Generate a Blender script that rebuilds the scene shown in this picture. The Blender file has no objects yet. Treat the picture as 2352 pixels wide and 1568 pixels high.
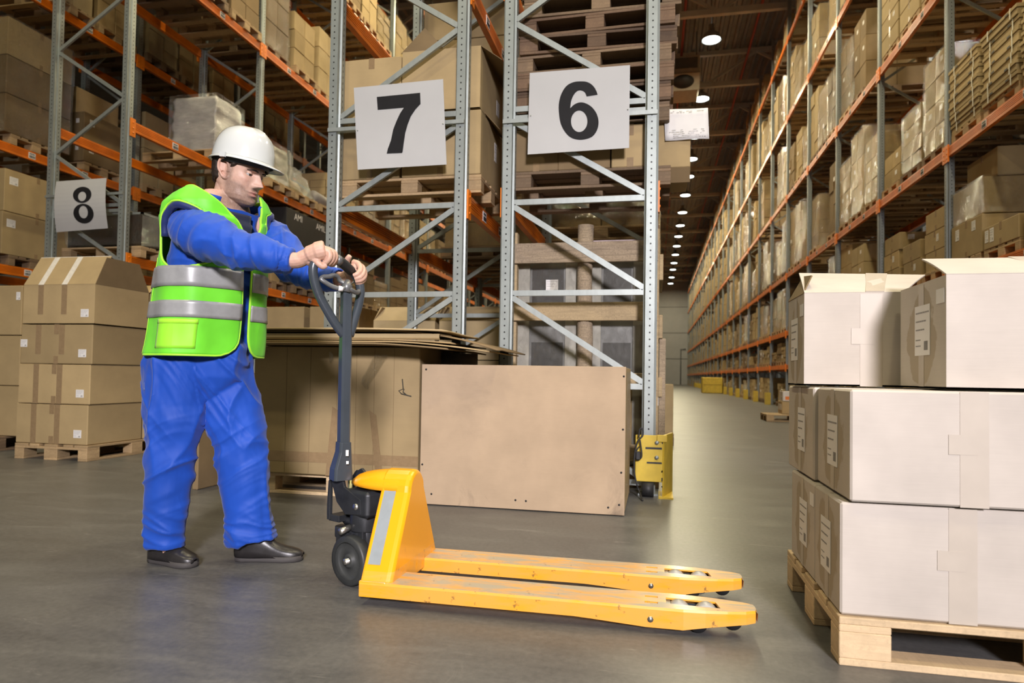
import bpy, bmesh, math, random
from math import sin, cos, pi, radians, sqrt, atan2, exp
from mathutils import Vector, Matrix, Euler, noise

rng = random.Random(7)
scene = bpy.context.scene
COL = scene.collection

# ------------------------------------------------------------------ camera
W, H = 2352, 1568
YAW, PITCH, ROLL, FPX, SY, CAMH = .2111, .0263, .0162, 1533.5, 36.6, .85
_f = Vector((-sin(YAW)*cos(PITCH), cos(YAW)*cos(PITCH), sin(PITCH)))
_r0 = Vector((cos(YAW), sin(YAW), 0)); _u0 = _r0.cross(_f)
CR = _r0*cos(ROLL) + _u0*sin(ROLL); CU = _u0*cos(ROLL) - _r0*sin(ROLL)
CAMP = Vector((0, 0, CAMH))
cd = bpy.data.cameras.new('camera'); cam = bpy.data.objects.new('camera', cd); COL.objects.link(cam)
cam.matrix_world = Matrix(((CR.x, CU.x, -_f.x, 0), (CR.y, CU.y, -_f.y, 0), (CR.z, CU.z, -_f.z, CAMH), (0, 0, 0, 1)))
cd.sensor_width = 36; cd.lens = FPX*36/W; cd.shift_y = SY/W
cd.clip_start = .05; cd.clip_end = 300
cd.dof.use_dof = True; cd.dof.focus_distance = 2.95; cd.dof.aperture_fstop = 3.2
scene.camera = cam

# ------------------------------------------------------------------ world, lights, exposure
wd = bpy.data.worlds.new('world'); scene.world = wd; wd.use_nodes = True
wd.node_tree.nodes['Background'].inputs[0].default_value = (1.0, .93, .74, 1)
wd.node_tree.nodes['Background'].inputs[1].default_value = .18
def area(name, loc, target, size, power, col=(1, 1, 1), shape='DISK', spread=180):
    l = bpy.data.lights.new(name, 'AREA'); l.shape = shape; l.size = size; l.energy = power; l.color = col
    l.spread = radians(spread)
    o = bpy.data.objects.new(name, l); COL.objects.link(o); o.location = loc
    o.rotation_euler = (Vector(target)-Vector(loc)).to_track_quat('-Z', 'Y').to_euler()
    return o
area('studio_flash', (2.9, -8.3, 4.7), (-1.3, 3.4, .4), 1.6, 272, (1.0, .94, 1.0), spread=64)
LAMP_COL = (1.0, .875, .56)
LAMP_Y = [22.2, 26.9, 31.1, 34.3, 37.3, 41.1, 45.4, 49.3, 53.1, 57.0, 61.0, 65.4, 69.4, 74.8, 79.7]
for y in LAMP_Y + [-2, 2.5, 7.0, 11.5, 16.5]:
    area('lamp_light', (1.7, y, 11.72), (1.7, y, 0), .55, 235 if y > 20 else 260, LAMP_COL)
for y in (-1, 4.0, 9, 14, 19, 24, 30, 38):
    area('lamp_light', (-4.6, y, 11.72), (-4.6, y, 0), .55, 260, LAMP_COL)
for y in (4, 10, 16, 22, 30, 40, 52):
    area('lamp_light', (8.2, y, 11.72), (8.2, y, 0), .55, 380, (1.0, .93, .84))
scene.view_settings.view_transform = 'Standard'; scene.view_settings.look = 'None'
scene.view_settings.gamma = 1; scene.view_settings.use_curve_mapping = False
scene.view_settings.exposure = 0
try:
    scene.cycles.max_bounces = 6; scene.cycles.transparent_max_bounces = 12
    scene.cycles.diffuse_bounces = 3; scene.cycles.glossy_bounces = 3; scene.cycles.transmission_bounces = 4
    scene.cycles.caustics_reflective = False; scene.cycles.caustics_refractive = False
    scene.cycles.sample_clamp_indirect = 6
except Exception: pass

# ------------------------------------------------------------------ pixel -> place
def ray(x, y): return _f + CR*((x-W/2)/FPX) - CU*((y-H/2-SY)/FPX)
def pz(x, y, z=0): d = ray(x, y); return CAMP + d*((z-CAMH)/d.z)
def py(x, y, Y): d = ray(x, y); return CAMP + d*(Y/d.y)
def px(x, y, X): d = ray(x, y); return CAMP + d*(X/d.x)
def pd(x, y, d): return CAMP + ray(x, y)*d

# ------------------------------------------------------------------ materials
MATS = {}
def nodemat(name):
    m = bpy.data.materials.new(name); m.use_nodes = True
    nt = m.node_tree; b = nt.nodes['Principled BSDF']
    MATS[name] = m
    return m, nt, b
def N(nt, typ, **kw):
    n = nt.nodes.new(typ)
    for k, v in kw.items():
        if k.startswith('i_'):
            n.inputs[k[2:].replace('_', ' ')].default_value = v
        else: setattr(n, k, v)
    return n
def ramp(nt, fac, stops):
    r = nt.nodes.new('ShaderNodeValToRGB'); e = r.color_ramp.elements
    while len(e) < len(stops): e.new(.5)
    for el, (p, c) in zip(e, stops): el.position = p; el.color = (*c, 1) if len(c) == 3 else c
    nt.links.new(fac, r.inputs[0]); return r.outputs[0]
def mapping(nt, scale=(1, 1, 1), coord='Object'):
    t = nt.nodes.new('ShaderNodeTexCoord'); m = nt.nodes.new('ShaderNodeMapping')
    m.inputs['Scale'].default_value = scale; nt.links.new(t.outputs[coord], m.inputs[0]); return m.outputs[0]
def noise_tex(nt, vec, scale, detail=4, rough=.55, dist=0):
    n = nt.nodes.new('ShaderNodeTexNoise'); n.inputs['Scale'].default_value = scale
    n.inputs['Detail'].default_value = detail; n.inputs['Roughness'].default_value = rough
    n.inputs['Distortion'].default_value = dist
    nt.links.new(vec, n.inputs['Vector']); return n.outputs['Fac']
def mixc(nt, fac, a, b, mode='MIX'):
    m = nt.nodes.new('ShaderNodeMix'); m.data_type = 'RGBA'; m.blend_type = mode
    for s, v in ((0, fac), (6, a), (7, b)):
        if hasattr(v, 'is_linked') or hasattr(v, 'links'): nt.links.new(v, m.inputs[s])
        elif s == 0: m.inputs[s].default_value = v
        else: m.inputs[s].default_value = (*v, 1)
    return m.outputs[2]
def bump(nt, b, h, strength=.2, dist=.01):
    n = nt.nodes.new('ShaderNodeBump'); n.inputs['Strength'].default_value = strength
    n.inputs['Distance'].default_value = dist
    nt.links.new(h, n.inputs['Height']); nt.links.new(n.outputs[0], b.inputs['Normal']); return n
def plain(name, col, rough=.5, metal=0, var=.12, scale=8, bumpy=0, coat=0, stretch=(1, 1, 1), rand=0, spec=None):
    m, nt, b = nodemat(name)
    v = mapping(nt, stretch); f = noise_tex(nt, v, scale, 5)
    lo = tuple(max(0, c*(1-var)) for c in col); hi = tuple(min(1, c*(1+var)) for c in col)
    c = ramp(nt, f, [(.3, lo), (.7, hi)])
    if rand:
        oi = nt.nodes.new('ShaderNodeObjectInfo'); hs = nt.nodes.new('ShaderNodeHueSaturation')
        mr = N(nt, 'ShaderNodeMapRange'); mr.inputs[3].default_value = 1-rand; mr.inputs[4].default_value = 1+rand
        nt.links.new(oi.outputs['Random'], mr.inputs[0]); nt.links.new(mr.outputs[0], hs.inputs['Value'])
        nt.links.new(c, hs.inputs['Color']); c = hs.outputs[0]
    nt.links.new(c, b.inputs['Base Color'])
    b.inputs['Roughness'].default_value = rough; b.inputs['Metallic'].default_value = metal
    if coat: b.inputs['Coat Weight'].default_value = coat; b.inputs['Coat Roughness'].default_value = .12
    if spec is not None: b.inputs['Specular IOR Level'].default_value = spec
    if bumpy: bump(nt, b, f, bumpy, .004)
    return m
def cardboard(name, col, rand=.16):
    m, nt, b = nodemat(name)
    v = mapping(nt); f = noise_tex(nt, v, 3.5, 5); g = noise_tex(nt, mapping(nt, (1, 1, 60)), 9, 2)
    c = ramp(nt, f, [(.28, tuple(x*.86 for x in col)), (.72, tuple(x*1.1 for x in col))])
    c = mixc(nt, .10, c, ramp(nt, g, [(.3, tuple(x*.75 for x in col)), (.7, tuple(min(1, x*1.2) for x in col))]))
    oi = nt.nodes.new('ShaderNodeObjectInfo'); hs = nt.nodes.new('ShaderNodeHueSaturation')
    mr = N(nt, 'ShaderNodeMapRange'); mr.inputs[3].default_value = 1-rand; mr.inputs[4].default_value = 1+rand
    nt.links.new(oi.outputs['Random'], mr.inputs[0]); nt.links.new(mr.outputs[0], hs.inputs['Value'])
    nt.links.new(c, hs.inputs['Color']); nt.links.new(hs.outputs[0], b.inputs['Base Color'])
    b.inputs['Roughness'].default_value = .78; b.inputs['Specular IOR Level'].default_value = .25
    bump(nt, b, g, .06, .002)
    return m
def smudged(m, amount=.6):
    nt = m.node_tree; b = nt.nodes['Principled BSDF']; base = b.inputs['Base Color'].links[0].from_socket
    f = noise_tex(nt, mapping(nt), 2.6, 7, .7, .8); k = ramp(nt, f, [(.56, (0, 0, 0)), (.72, (amount, amount, amount))])
    t = nt.nodes.new('ShaderNodeTexCoord'); so = nt.nodes.new('ShaderNodeSeparateXYZ'); nt.links.new(t.outputs['Object'], so.inputs[0])
    lo = N(nt, 'ShaderNodeMapRange'); lo.inputs[1].default_value = .28; lo.inputs[2].default_value = .0; nt.links.new(so.outputs['Z'], lo.inputs[0])
    ad = N(nt, 'ShaderNodeMath', operation='MULTIPLY_ADD'); ad.use_clamp = True; nt.links.new(lo.outputs[0], ad.inputs[0]); ad.inputs[1].default_value = .8; ad.inputs[2].default_value = .25
    mu = N(nt, 'ShaderNodeMath', operation='MULTIPLY'); nt.links.new(k, mu.inputs[0]); nt.links.new(ad.outputs[0], mu.inputs[1])
    nt.links.new(mixc(nt, mu.outputs[0], base, (.13, .10, .075)), b.inputs['Base Color']); return m
def wood(name, col, rand=.2, rough=.75, dark=.45):
    m, nt, b = nodemat(name)
    v = mapping(nt, (3, 3, 3)); f = noise_tex(nt, v, 2.2, 6, .6, .6)
    g = noise_tex(nt, mapping(nt, (4, 60, 60)), 1.5, 4, .6)
    g2 = noise_tex(nt, mapping(nt, (60, 4, 60)), 1.5, 4, .6)
    mm = N(nt, 'ShaderNodeMath', operation='MINIMUM'); nt.links.new(g, mm.inputs[0]); nt.links.new(g2, mm.inputs[1])
    c = ramp(nt, f, [(.25, tuple(x*.7 for x in col)), (.5, col), (.8, tuple(min(1, x*1.18) for x in col))])
    c = mixc(nt, dark, c, ramp(nt, mm.outputs[0], [(.30, tuple(x*.5 for x in col)), (.55, tuple(min(1, x*1.08) for x in col))]))
    oi = nt.nodes.new('ShaderNodeObjectInfo'); hs = nt.nodes.new('ShaderNodeHueSaturation')
    mr = N(nt, 'ShaderNodeMapRange'); mr.inputs[3].default_value = 1-rand; mr.inputs[4].default_value = 1+rand
    nt.links.new(oi.outputs['Random'], mr.inputs[0]); nt.links.new(mr.outputs[0], hs.inputs['Value'])
    nt.links.new(c, hs.inputs['Color']); nt.links.new(hs.outputs[0], b.inputs['Base Color'])
    b.inputs['Roughness'].default_value = rough; bump(nt, b, mm.outputs[0], .25, .003)
    return m
def film_mat(name, tint, gloss, base_fac, wr=14):
    m, nt, b = nodemat(name)
    out = [n for n in nt.nodes if n.type == 'OUTPUT_MATERIAL'][0]; nt.nodes.remove(b)
    tr = nt.nodes.new('ShaderNodeBsdfTransparent'); tr.inputs[0].default_value = (*tint, 1)
    gl = nt.nodes.new('ShaderNodeBsdfGlossy'); gl.inputs['Roughness'].default_value = gloss; gl.inputs[0].default_value = (1, 1, 1, 1)
    v = mapping(nt, (1, 1, .7)); f = noise_tex(nt, v, wr, 6, .62, 1.6)
    bn = nt.nodes.new('ShaderNodeBump'); bn.inputs['Strength'].default_value = 1.0; bn.inputs['Distance'].default_value = .11
    nt.links.new(f, bn.inputs['Height']); nt.links.new(bn.outputs[0], gl.inputs['Normal'])
    lw = nt.nodes.new('ShaderNodeLayerWeight'); lw.inputs[0].default_value = .5; nt.links.new(bn.outputs[0], lw.inputs['Normal'])
    pw = N(nt, 'ShaderNodeMath', operation='POWER'); nt.links.new(lw.outputs['Facing'], pw.inputs[0]); pw.inputs[1].default_value = 4
    mr = N(nt, 'ShaderNodeMapRange'); mr.inputs[3].default_value = base_fac; mr.inputs[4].default_value = .55
    nt.links.new(pw.outputs[0], mr.inputs[0])
    mx = nt.nodes.new('ShaderNodeMixShader'); nt.links.new(mr.outputs[0], mx.inputs[0])
    nt.links.new(tr.outputs[0], mx.inputs[1]); nt.links.new(gl.outputs[0], mx.inputs[2]); nt.links.new(mx.outputs[0], out.inputs[0])
    return m
def emit(name, col, s):
    m, nt, b = nodemat(name)
    b.inputs['Base Color'].default_value = (*col, 1); b.inputs['Emission Color'].default_value = (*col, 1)
    b.inputs['Emission Strength'].default_value = s; return m

KRAFT = cardboard('kraft_cardboard', (.42, .31, .16))
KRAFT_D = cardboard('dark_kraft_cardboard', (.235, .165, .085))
KRAFT_L = cardboard('light_kraft_cardboard', (.44, .335, .18))
PINKCARD = cardboard('tan_board', (.49, .365, .24), .04); smudged(PINKCARD)
WHITECARD = cardboard('white_cardboard', (.80, .755, .72), .03)
WOOD = wood('pallet_wood', (.46, .32, .17))
WOOD_D = wood('weathered_pallet_wood', (.23, .155, .09), .25)
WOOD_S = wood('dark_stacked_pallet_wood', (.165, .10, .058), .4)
WOOD_N = wood('new_pallet_wood', (.66, .49, .29), .08, .7, .28)
BARK = wood('rough_log_wood', (.36, .28, .19), .1, .9, .8)
ORANGE = plain('orange_beam_paint', (.70, .165, .006), .38, 0, .16, 5, 0, .2, rand=.10)
ORANGE_B = plain('bright_orange_paint', (.85, .22, .010), .4, 0, .1, 8)
PAPER = plain('white_paper', (.82, .80, .78), .7, 0, .03, 10)
INK = plain('black_ink', (.016, .016, .018), .6, 0, .1, 10, spec=.15)
GREYINK = plain('grey_print', (.30, .29, .28), .6, 0, .1, 30)
CRATEW = wood('crate_wood', (.42, .315, .18), .15, .8, .5)
TAPE = plain('brown_clear_tape', (.30, .205, .11), .22, 0, .08, 40)
TAPE_B = plain('beige_clear_tape', (.50, .44, .365), .42, 0, .04, 12)
TAPE_W = plain('tape_over_flap', (.72, .68, .60), .25, 0, .08, 30)
FILM = film_mat('stretch_film', (.96, .95, .91), .13, .085)
FILM_W = film_mat('dense_stretch_film', (.80, .80, .80), .22, .16, 9)
FILM_L = film_mat('loose_stretch_film', (.96, .96, .94), .12, .16, 22)
YELLOW = plain('yellow_guard_paint', (.62, .44, .045), .45, 0, .14, 9)
BLACK = plain('black_rubber', (.018, .018, .019), .55, 0, .2, 20)
STRAP = plain('white_strap', (.62, .60, .50), .4, 0, .05, 20)

def galv(name, holes, col=(.335, .37, .355)):
    m, nt, b = nodemat(name)
    v = mapping(nt, (1, 1, .35)); f = noise_tex(nt, v, 26, 4); f2 = noise_tex(nt, mapping(nt), 1.6, 3)
    c = ramp(nt, f, [(.3, tuple(x*.86 for x in col)), (.7, tuple(x*1.1 for x in col))])
    c = mixc(nt, .35, c, ramp(nt, f2, [(.35, tuple(x*.72 for x in col)), (.65, tuple(x*1.12 for x in col))]))
    if holes:
        t = nt.nodes.new('ShaderNodeTexCoord'); sp = nt.nodes.new('ShaderNodeSeparateXYZ'); nt.links.new(t.outputs['Object'], sp.inputs[0])
        def M(op, a, bb=None, clamp=False):
            n = N(nt, 'ShaderNodeMath', operation=op)
            for i, q in enumerate((a, bb)):
                if q is None: continue
                if hasattr(q, 'links'): nt.links.new(q, n.inputs[i])
                else: n.inputs[i].default_value = q
            return n.outputs[0]
        zz = M('SUBTRACT', M('MODULO', M('ADD', sp.outputs['Z'], 10.0), .05), .025)
        geo = nt.nodes.new('ShaderNodeNewGeometry'); vt = nt.nodes.new('ShaderNodeVectorTransform')
        vt.vector_type = 'NORMAL'; vt.convert_from = 'WORLD'; vt.convert_to = 'OBJECT'
        nt.links.new(geo.outputs['True Normal'], vt.inputs[0]); sn = nt.nodes.new('ShaderNodeSeparateXYZ'); nt.links.new(vt.outputs[0], sn.inputs[0])
        onx = M('GREATER_THAN', M('ABSOLUTE', sn.outputs['X']), .7); ony = M('GREATER_THAN', M('ABSOLUTE', sn.outputs['Y']), .7)
        # round holes on the +-Y faces (centre line), slots on the +-X faces
        dy = M('LESS_THAN', M('ADD', M('POWER', sp.outputs['X'], 2.0), M('POWER', zz, 2.0)), .0065**2)
        dx = M('MULTIPLY', M('LESS_THAN', M('ABSOLUTE', M('SUBTRACT', sp.outputs['Y'], .018)), .0045), M('LESS_THAN', M('ABSOLUTE', zz), .010))
        hole = M('ADD', M('MULTIPLY', dy, ony), M('MULTIPLY', dx, onx))
        c = mixc(nt, hole, c, (.012, .012, .012))
        mt = M('MULTIPLY', M('SUBTRACT', 1.0, hole), .55); nt.links.new(mt, b.inputs['Metallic'])
    else: b.inputs['Metallic'].default_value = .55
    nt.links.new(c, b.inputs['Base Color']); b.inputs['Roughness'].default_value = .46
    return m
GALV = galv('galvanised_post_steel', True); GALV_B = galv('galvanised_brace_steel', False, (.37, .405, .39))
GALV_D = galv('darker_rack_steel', True, (.26, .285, .30))

# ------------------------------------------------------------------ mesh building
class MB:
    def __init__(s): s.v = []; s.f = []; s.sm = []
    def add(s, vs, fs, M=None, smooth=False):
        n = len(s.v)
        if M is not None: vs = [M @ Vector(p) for p in vs]
        s.v += [tuple(p) for p in vs]; s.f += [tuple(i+n for i in f) for f in fs]; s.sm += [smooth]*len(fs); return s
    def box(s, c, d, M=None, rot=None):
        x, y, z = d[0]/2, d[1]/2, d[2]/2
        vs = [Vector((sx*x, sy*y, sz*z)) for sz in (-1, 1) for sy in (-1, 1) for sx in (-1, 1)]
        if rot is not None: R = Euler(rot).to_matrix(); vs = [R @ p for p in vs]
        vs = [p+Vector(c) for p in vs]
        return s.add(vs, [(0, 2, 3, 1), (4, 5, 7, 6), (0, 1, 5, 4), (2, 6, 7, 3), (0, 4, 6, 2), (1, 3, 7, 5)], M)
    def box2(s, a, b, M=None):
        return s.box([(a[i]+b[i])/2 for i in range(3)], [abs(b[i]-a[i]) for i in range(3)], M)
    def cbox(s, c, d, ch, M=None, rot=None):      # chamfered vertical edges and rims
        x, y, z = d[0]/2, d[1]/2, d[2]/2; out = []
        def ring(k, zz): return [(x-k, -y+ch, zz), (x-k, y-ch, zz), (x-ch, y-k, zz), (-x+ch, y-k, zz), (-x+k, y-ch, zz), (-x+k, -y+ch, zz), (-x+ch, -y+k, zz), (x-ch, -y+k, zz)]
        vs = ring(ch, -z)+ring(0, -z+ch)+ring(0, z-ch)+ring(ch, z)
        vs = [Vector(p) for p in vs]
        if rot is not None: R = Euler(rot).to_matrix(); vs = [R @ p for p in vs]
        vs = [p+Vector(c) for p in vs]
        fs = [tuple(range(7, -1, -1)), tuple(range(24, 32))]
        for r in range(3):
            for i in range(8): fs.append((r*8+i, r*8+(i+1) % 8, r*8+8+(i+1) % 8, r*8+8+i))
        return s.add(vs, fs, M)
    def prism(s, pts, a, b, axis='z', M=None, smooth=False):    # polygon extruded from a to b along axis
        def P(p, t):
            return {'z': (p[0], p[1], t), 'y': (p[0], t, p[1]), 'x': (t, p[0], p[1])}[axis]
        n = len(pts); vs = [P(p, a) for p in pts]+[P(p, b) for p in pts]
        fs = [tuple(range(n-1, -1, -1)), tuple(range(n, 2*n))]+[(i, (i+1) % n, n+(i+1) % n, n+i) for i in range(n)]
        return s.add(vs, fs, M, smooth)
    def tube(s, pts, r, seg=8, M=None, cap=True, smooth=True, closed=False):
        pts = [Vector(p) for p in pts]; n = len(pts); rs = r if isinstance(r, (list, tuple)) else [r]*n
        vs = []; up = None
        for i, p in enumerate(pts):
            if closed: t = pts[(i+1) % n]-pts[i-1]
            else: t = pts[min(i+1, n-1)]-pts[max(i-1, 0)]
            t.normalize()
            if up is None: up = t.orthogonal().normalized()
            else: up = (up-t*up.dot(t)).normalized()
            w = t.cross(up)
            vs += [p+(up*cos(2*pi*k/seg)+w*sin(2*pi*k/seg))*rs[i] for k in range(seg)]
        fs = []
        for i in range(n if closed else n-1):
            j = (i+1) % n
            for k in range(seg): fs.append((i*seg+k, i*seg+(k+1) % seg, j*seg+(k+1) % seg, j*seg+k))
        if cap and not closed: fs += [tuple(range(seg-1, -1, -1)), tuple((n-1)*seg+k for k in range(seg))]
        return s.add(vs, fs, M, smooth)
    def cyl(s, a, b, r, seg=16, r2=None, M=None, smooth=True):
        return s.tube([a, b], [r, r if r2 is None else r2], seg, M, True, smooth)
    def bar(s, a, b, w, t, up=(0, 0, 1), M=None):   # rectangular bar between two points
        a, b = Vector(a), Vector(b); d = (b-a).normalized(); u = Vector(up); u = (u-d*u.dot(d)).normalized(); q = d.cross(u)
        vs = [p+q*(sx*w/2)+u*(sy*t/2) for p in (a, b) for sx, sy in ((-1, -1), (1, -1), (1, 1), (-1, 1))]
        return s.add(vs, [(3, 2, 1, 0), (4, 5, 6, 7), (0, 1, 5, 4), (1, 2, 6, 5), (2, 3, 7, 6), (3, 0, 4, 7)], M)
    def grid(s, rows, close_u=False, M=None, smooth=True):
        m = len(rows[0]); vs = [p for r in rows for p in r]; fs = []
        for i in range(len(rows)-1):
            for k in range(m if close_u else m-1):
                fs.append((i*m+k, i*m+(k+1) % m, (i+1)*m+(k+1) % m, (i+1)*m+k))
        return s.add(vs, fs, M, smooth)
    def mesh(s, name, mat):
        me = bpy.data.meshes.new(name); me.from_pydata([tuple(p) for p in s.v], [], s.f)
        if any(s.sm): me.polygons.foreach_set('use_smooth', s.sm)
        me.update()
        if mat: me.materials.append(mat)
        return me
def link(name, me, parent=None, loc=(0, 0, 0), rot=(0, 0, 0)):
    o = bpy.data.objects.new(name, me); COL.objects.link(o)
    o.location = loc; o.rotation_euler = rot
    if parent: o.parent = parent
    return o
def obj(name, mb, mat, parent=None, loc=(0, 0, 0), rot=(0, 0, 0)):
    return link(name, mb.mesh(name, mat), parent, loc, rot)
def tag(o, label, cat, group=None):
    o['label'] = label; o['category'] = cat
    if group: o['group'] = group
    return o
def thing(name, label, cat, loc=(0, 0, 0), rot=(0, 0, 0), group=None):
    return tag(link(name, None, None, loc, rot), label, cat, group)
def struct(name, mb, mat, parent=None):
    o = obj(name, mb, mat, parent); o['kind'] = 'structure'; return o
def bevel(o, w=.003, seg=2, ang=30):
    m = o.modifiers.new('bevel', 'BEVEL'); m.width = w; m.segments = seg; m.limit_method = 'ANGLE'; m.angle_limit = radians(ang); return o
CACHE = {}
def cached(key, fn):
    if key not in CACHE: CACHE[key] = fn()
    return CACHE[key]
ORD = 'first second third fourth fifth sixth seventh eighth ninth tenth eleventh twelfth thirteenth fourteenth fifteenth sixteenth seventeenth eighteenth nineteenth twentieth'.split()
# ------------------------------------------------------------------ the hall: floor, ceiling, end wall
def floor_material():
    m, nt, b = nodemat('polished_concrete')
    v = mapping(nt, (1, 1, 1)); f = noise_tex(nt, v, .55, 6, .6, .8); g = noise_tex(nt, mapping(nt, (.5, 1.6, 1)), 3.2, 7, .68, .7)
    h = noise_tex(nt, v, 45, 4, .7); s = noise_tex(nt, mapping(nt, (1.4, 9, 1)), 2.4, 6, .7, 1.2); s2 = noise_tex(nt, mapping(nt, (8, 1.2, 1)), 2.0, 6, .7, 1.0)
    c = ramp(nt, f, [(.3, (.080, .080, .080)), (.7, (.135, .133, .126))])
    c = mixc(nt, .55, c, ramp(nt, g, [(.28, (.058, .059, .060)), (.52, (.116, .114, .109)), (.78, (.22, .213, .195))]))
    c = mixc(nt, .22, c, ramp(nt, h, [(.35, (.035, .036, .037)), (.65, (.175, .17, .16))]))
    sc = ramp(nt, s, [(.62, (0, 0, 0)), (.72, (.35, .35, .35))]); sc2 = ramp(nt, s2, [(.64, (0, 0, 0)), (.74, (.28, .28, .28))])
    c = mixc(nt, sc, c, (.32, .31, .285)); c = mixc(nt, sc2, c, (.24, .235, .22))
    nt.links.new(c, b.inputs['Base Color']); b.inputs['Specular IOR Level'].default_value = .30
    r = N(nt, 'ShaderNodeMapRange'); r.inputs[3].default_value = .26; r.inputs[4].default_value = .48
    nt.links.new(g, r.inputs[0]); nt.links.new(r.outputs[0], b.inputs['Roughness'])
    bump(nt, b, f, .05, .02); return m
struct('floor', MB().box2((-28, -9, -.2), (24, 85.4, 0)), floor_material())
# corrugated deck: ribs run along the aisle
DECK = plain('dark_corrugated_deck', (.20, .195, .195), .5, .2, .15, 3)
mb = MB(); rows = [[], []]; p = .30; x = -14.0
while x < 22:
    for dx, dz in ((0, 0), (.09, 0), (.13, .075), (.26, .075)):
        rows[0].append((x+dx, -9, 13.6+dz)); rows[1].append((x+dx, 85.2, 13.6+dz))
    x += p
mb.grid(rows, smooth=False)
mb.box2((-28, -9, 13.72), (24, 85.4, 13.8))
struct('ceiling', mb, DECK)
WALLM = plain('pale_sandwich_panel_wall', (.46, .455, .46), .6, 0, .05, 1.2)
wall = struct('wall_back', MB().box2((-28, 85.0, 0), (24, 85.4, 13.7)), WALLM)
JOINT = plain('wall_joint_grey', (.20, .20, .21), .6)
for i, z in enumerate((3.2, 6.4, 9.6)):
    obj('panel_joint', MB().box2((-27, 84.96, z-.03), (23, 85.0, z+.03)), JOINT, wall)
obj('wall_pipe', MB().tube([(3.1, 84.9, 0), (3.1, 84.9, 4.4), (3.7, 84.9, 4.4)], .06, 8), JOINT, wall)
struct('wall_left', MB().box2((-28, -9, 0), (-27.6, 85.4, 13.7)), WALLM); struct('wall_right', MB().box2((23.6, -9, 0), (24, 85.4, 13.7)), WALLM)
# trusses across the hall
TRUSS = plain('grey_truss_steel', (.40, .39, .365), .55, .1, .12, 3)
TRY = [5.3+5.35*i for i in range(15)]
for i, y in enumerate(TRY):
    mb = MB()
    mb.box2((-20, y-.08, 12.15), (22, y+.08, 12.33)); mb.box2((-20, y-.08, 13.4), (22, y+.08, 13.56))
    xs = -1.1-18; k = 0
    while xs < 20:
        a = (xs, y, 13.45) if k % 2 == 0 else (xs, y, 12.25); b2 = (xs+1.9, y, 12.25) if k % 2 == 0 else (xs+1.9, y, 13.45)
        mb.bar(a, b2, .09, .09, (0, 1, 0)); xs += 1.9; k += 1
    struct('trim_%d' % (i+1), mb, TRUSS)['label'] = 'steel roof truss'
# purlins and pipes under the deck
REDPIPE = plain('red_sprinkler_pipe', (.28, .05, .04), .5)
for i, x in enumerate((.85, 3.25)):
    t = tag(obj('sprinkler_pipe', MB().tube([(x, 1, 12.9), (x, 84.8, 12.9)], .045, 8), REDPIPE), 'red sprinkler pipe under the roof, %s' % ('on the side of rack 6', 'on the side of the long rack')[i], 'pipe')
obj('cross_pipe', MB().tube([(-2, 28.1, 12.75), (6, 28.1, 12.75)], .04, 8), REDPIPE, t)
DARKMET = plain('dark_grey_metal', (.09, .09, .09), .5, .3)
tag(obj('cable_tray', MB().box2((-6, 20.3, 12.75), (9, 20.5, 12.83)).box2((-1.5, 20.38, 12.83), (-1.46, 20.42, 13.6)).box2((2, 20.38, 12.83), (2.04, 20.42, 13.6)), DARKMET), 'dark cable tray crossing the roof nearest the camera', 'cable tray')
# air heater unit
ACM = plain('beige_unit_casing', (.34, .315, .26), .5)
ac = thing('air_heater', 'beige box shaped air heater with round black outlet under the roof', 'heater', (.9, 25.0, 11.45))
mb = MB().cbox((0, .5, .55), (1.15, 1.6, 1.1), .03); obj('casing', mb, ACM, ac)
obj('outlet_plate', MB().cbox((0, -.33, .12), (1.15, .10, .62), .02, rot=(radians(38), 0, 0)), ACM, ac)
mb = MB(); M = Matrix.Translation((0, -.40, .10)) @ Matrix.Rotation(radians(38-90), 4, 'X') @ Matrix.Diagonal((1.25, .8, 1, 1))
mb.cyl((0, 0, 0), (0, 0, .06), .30, 24, M=M); obj('outlet', mb, BLACK, ac)
obj('grille', MB().box2((-.5, -.34, .62), (.5, -.30, 1.0)), DARKMET, ac)
obj('hanger', MB().box2((-.5, .1, 1.1), (-.46, .14, 2.25)).box2((.46, .1, 1.1), (.5, .14, 2.25)), DARKMET, ac)
# pendant lamps over the aisle
LAMPGLOW = emit('lamp_glass', (.93, 1.0, .95), 14)
SHADE = plain('lamp_shade_metal', (.25, .25, .24), .4, .5)
def make_lamp(loc, i):
    t = thing('pendant_lamp', 'round high-bay lamp over the aisle, %s from the front' % ORD[i], 'lamp', loc, group='aisle ceiling lamps')
    obj('diffuser', MB().cyl((0, 0, 0), (0, 0, .035), .27, 24), LAMPGLOW, t)
    prof = [(.30, -.01), (.31, .02), (.26, .16), (.13, .27), (.09, .30), (.09, .50)]
    mb = MB(); mb.grid([[(r*cos(2*pi*k/20), r*sin(2*pi*k/20), z) for k in range(20)] for r, z in prof], True)
    obj('shade', mb, SHADE, t); obj('hanger', MB().cyl((0, 0, .5), (0, 0, 1.87), .012, 6), DARKMET, t)
    return t
def copy_tree(o, parent=None):
    c = o.copy(); COL.objects.link(c)
    if parent: c.parent = parent
    for ch in list(o.children): copy_tree(ch, c)
    return c
l0 = make_lamp((1.68, LAMP_Y[0], 11.8), 0)
for i, y in enumerate(LAMP_Y[1:]):
    c = copy_tree(l0); c.location = (1.68, y, 11.8); c['label'] = 'round high-bay lamp over the aisle, %s from the front' % ORD[i+1]
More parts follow.
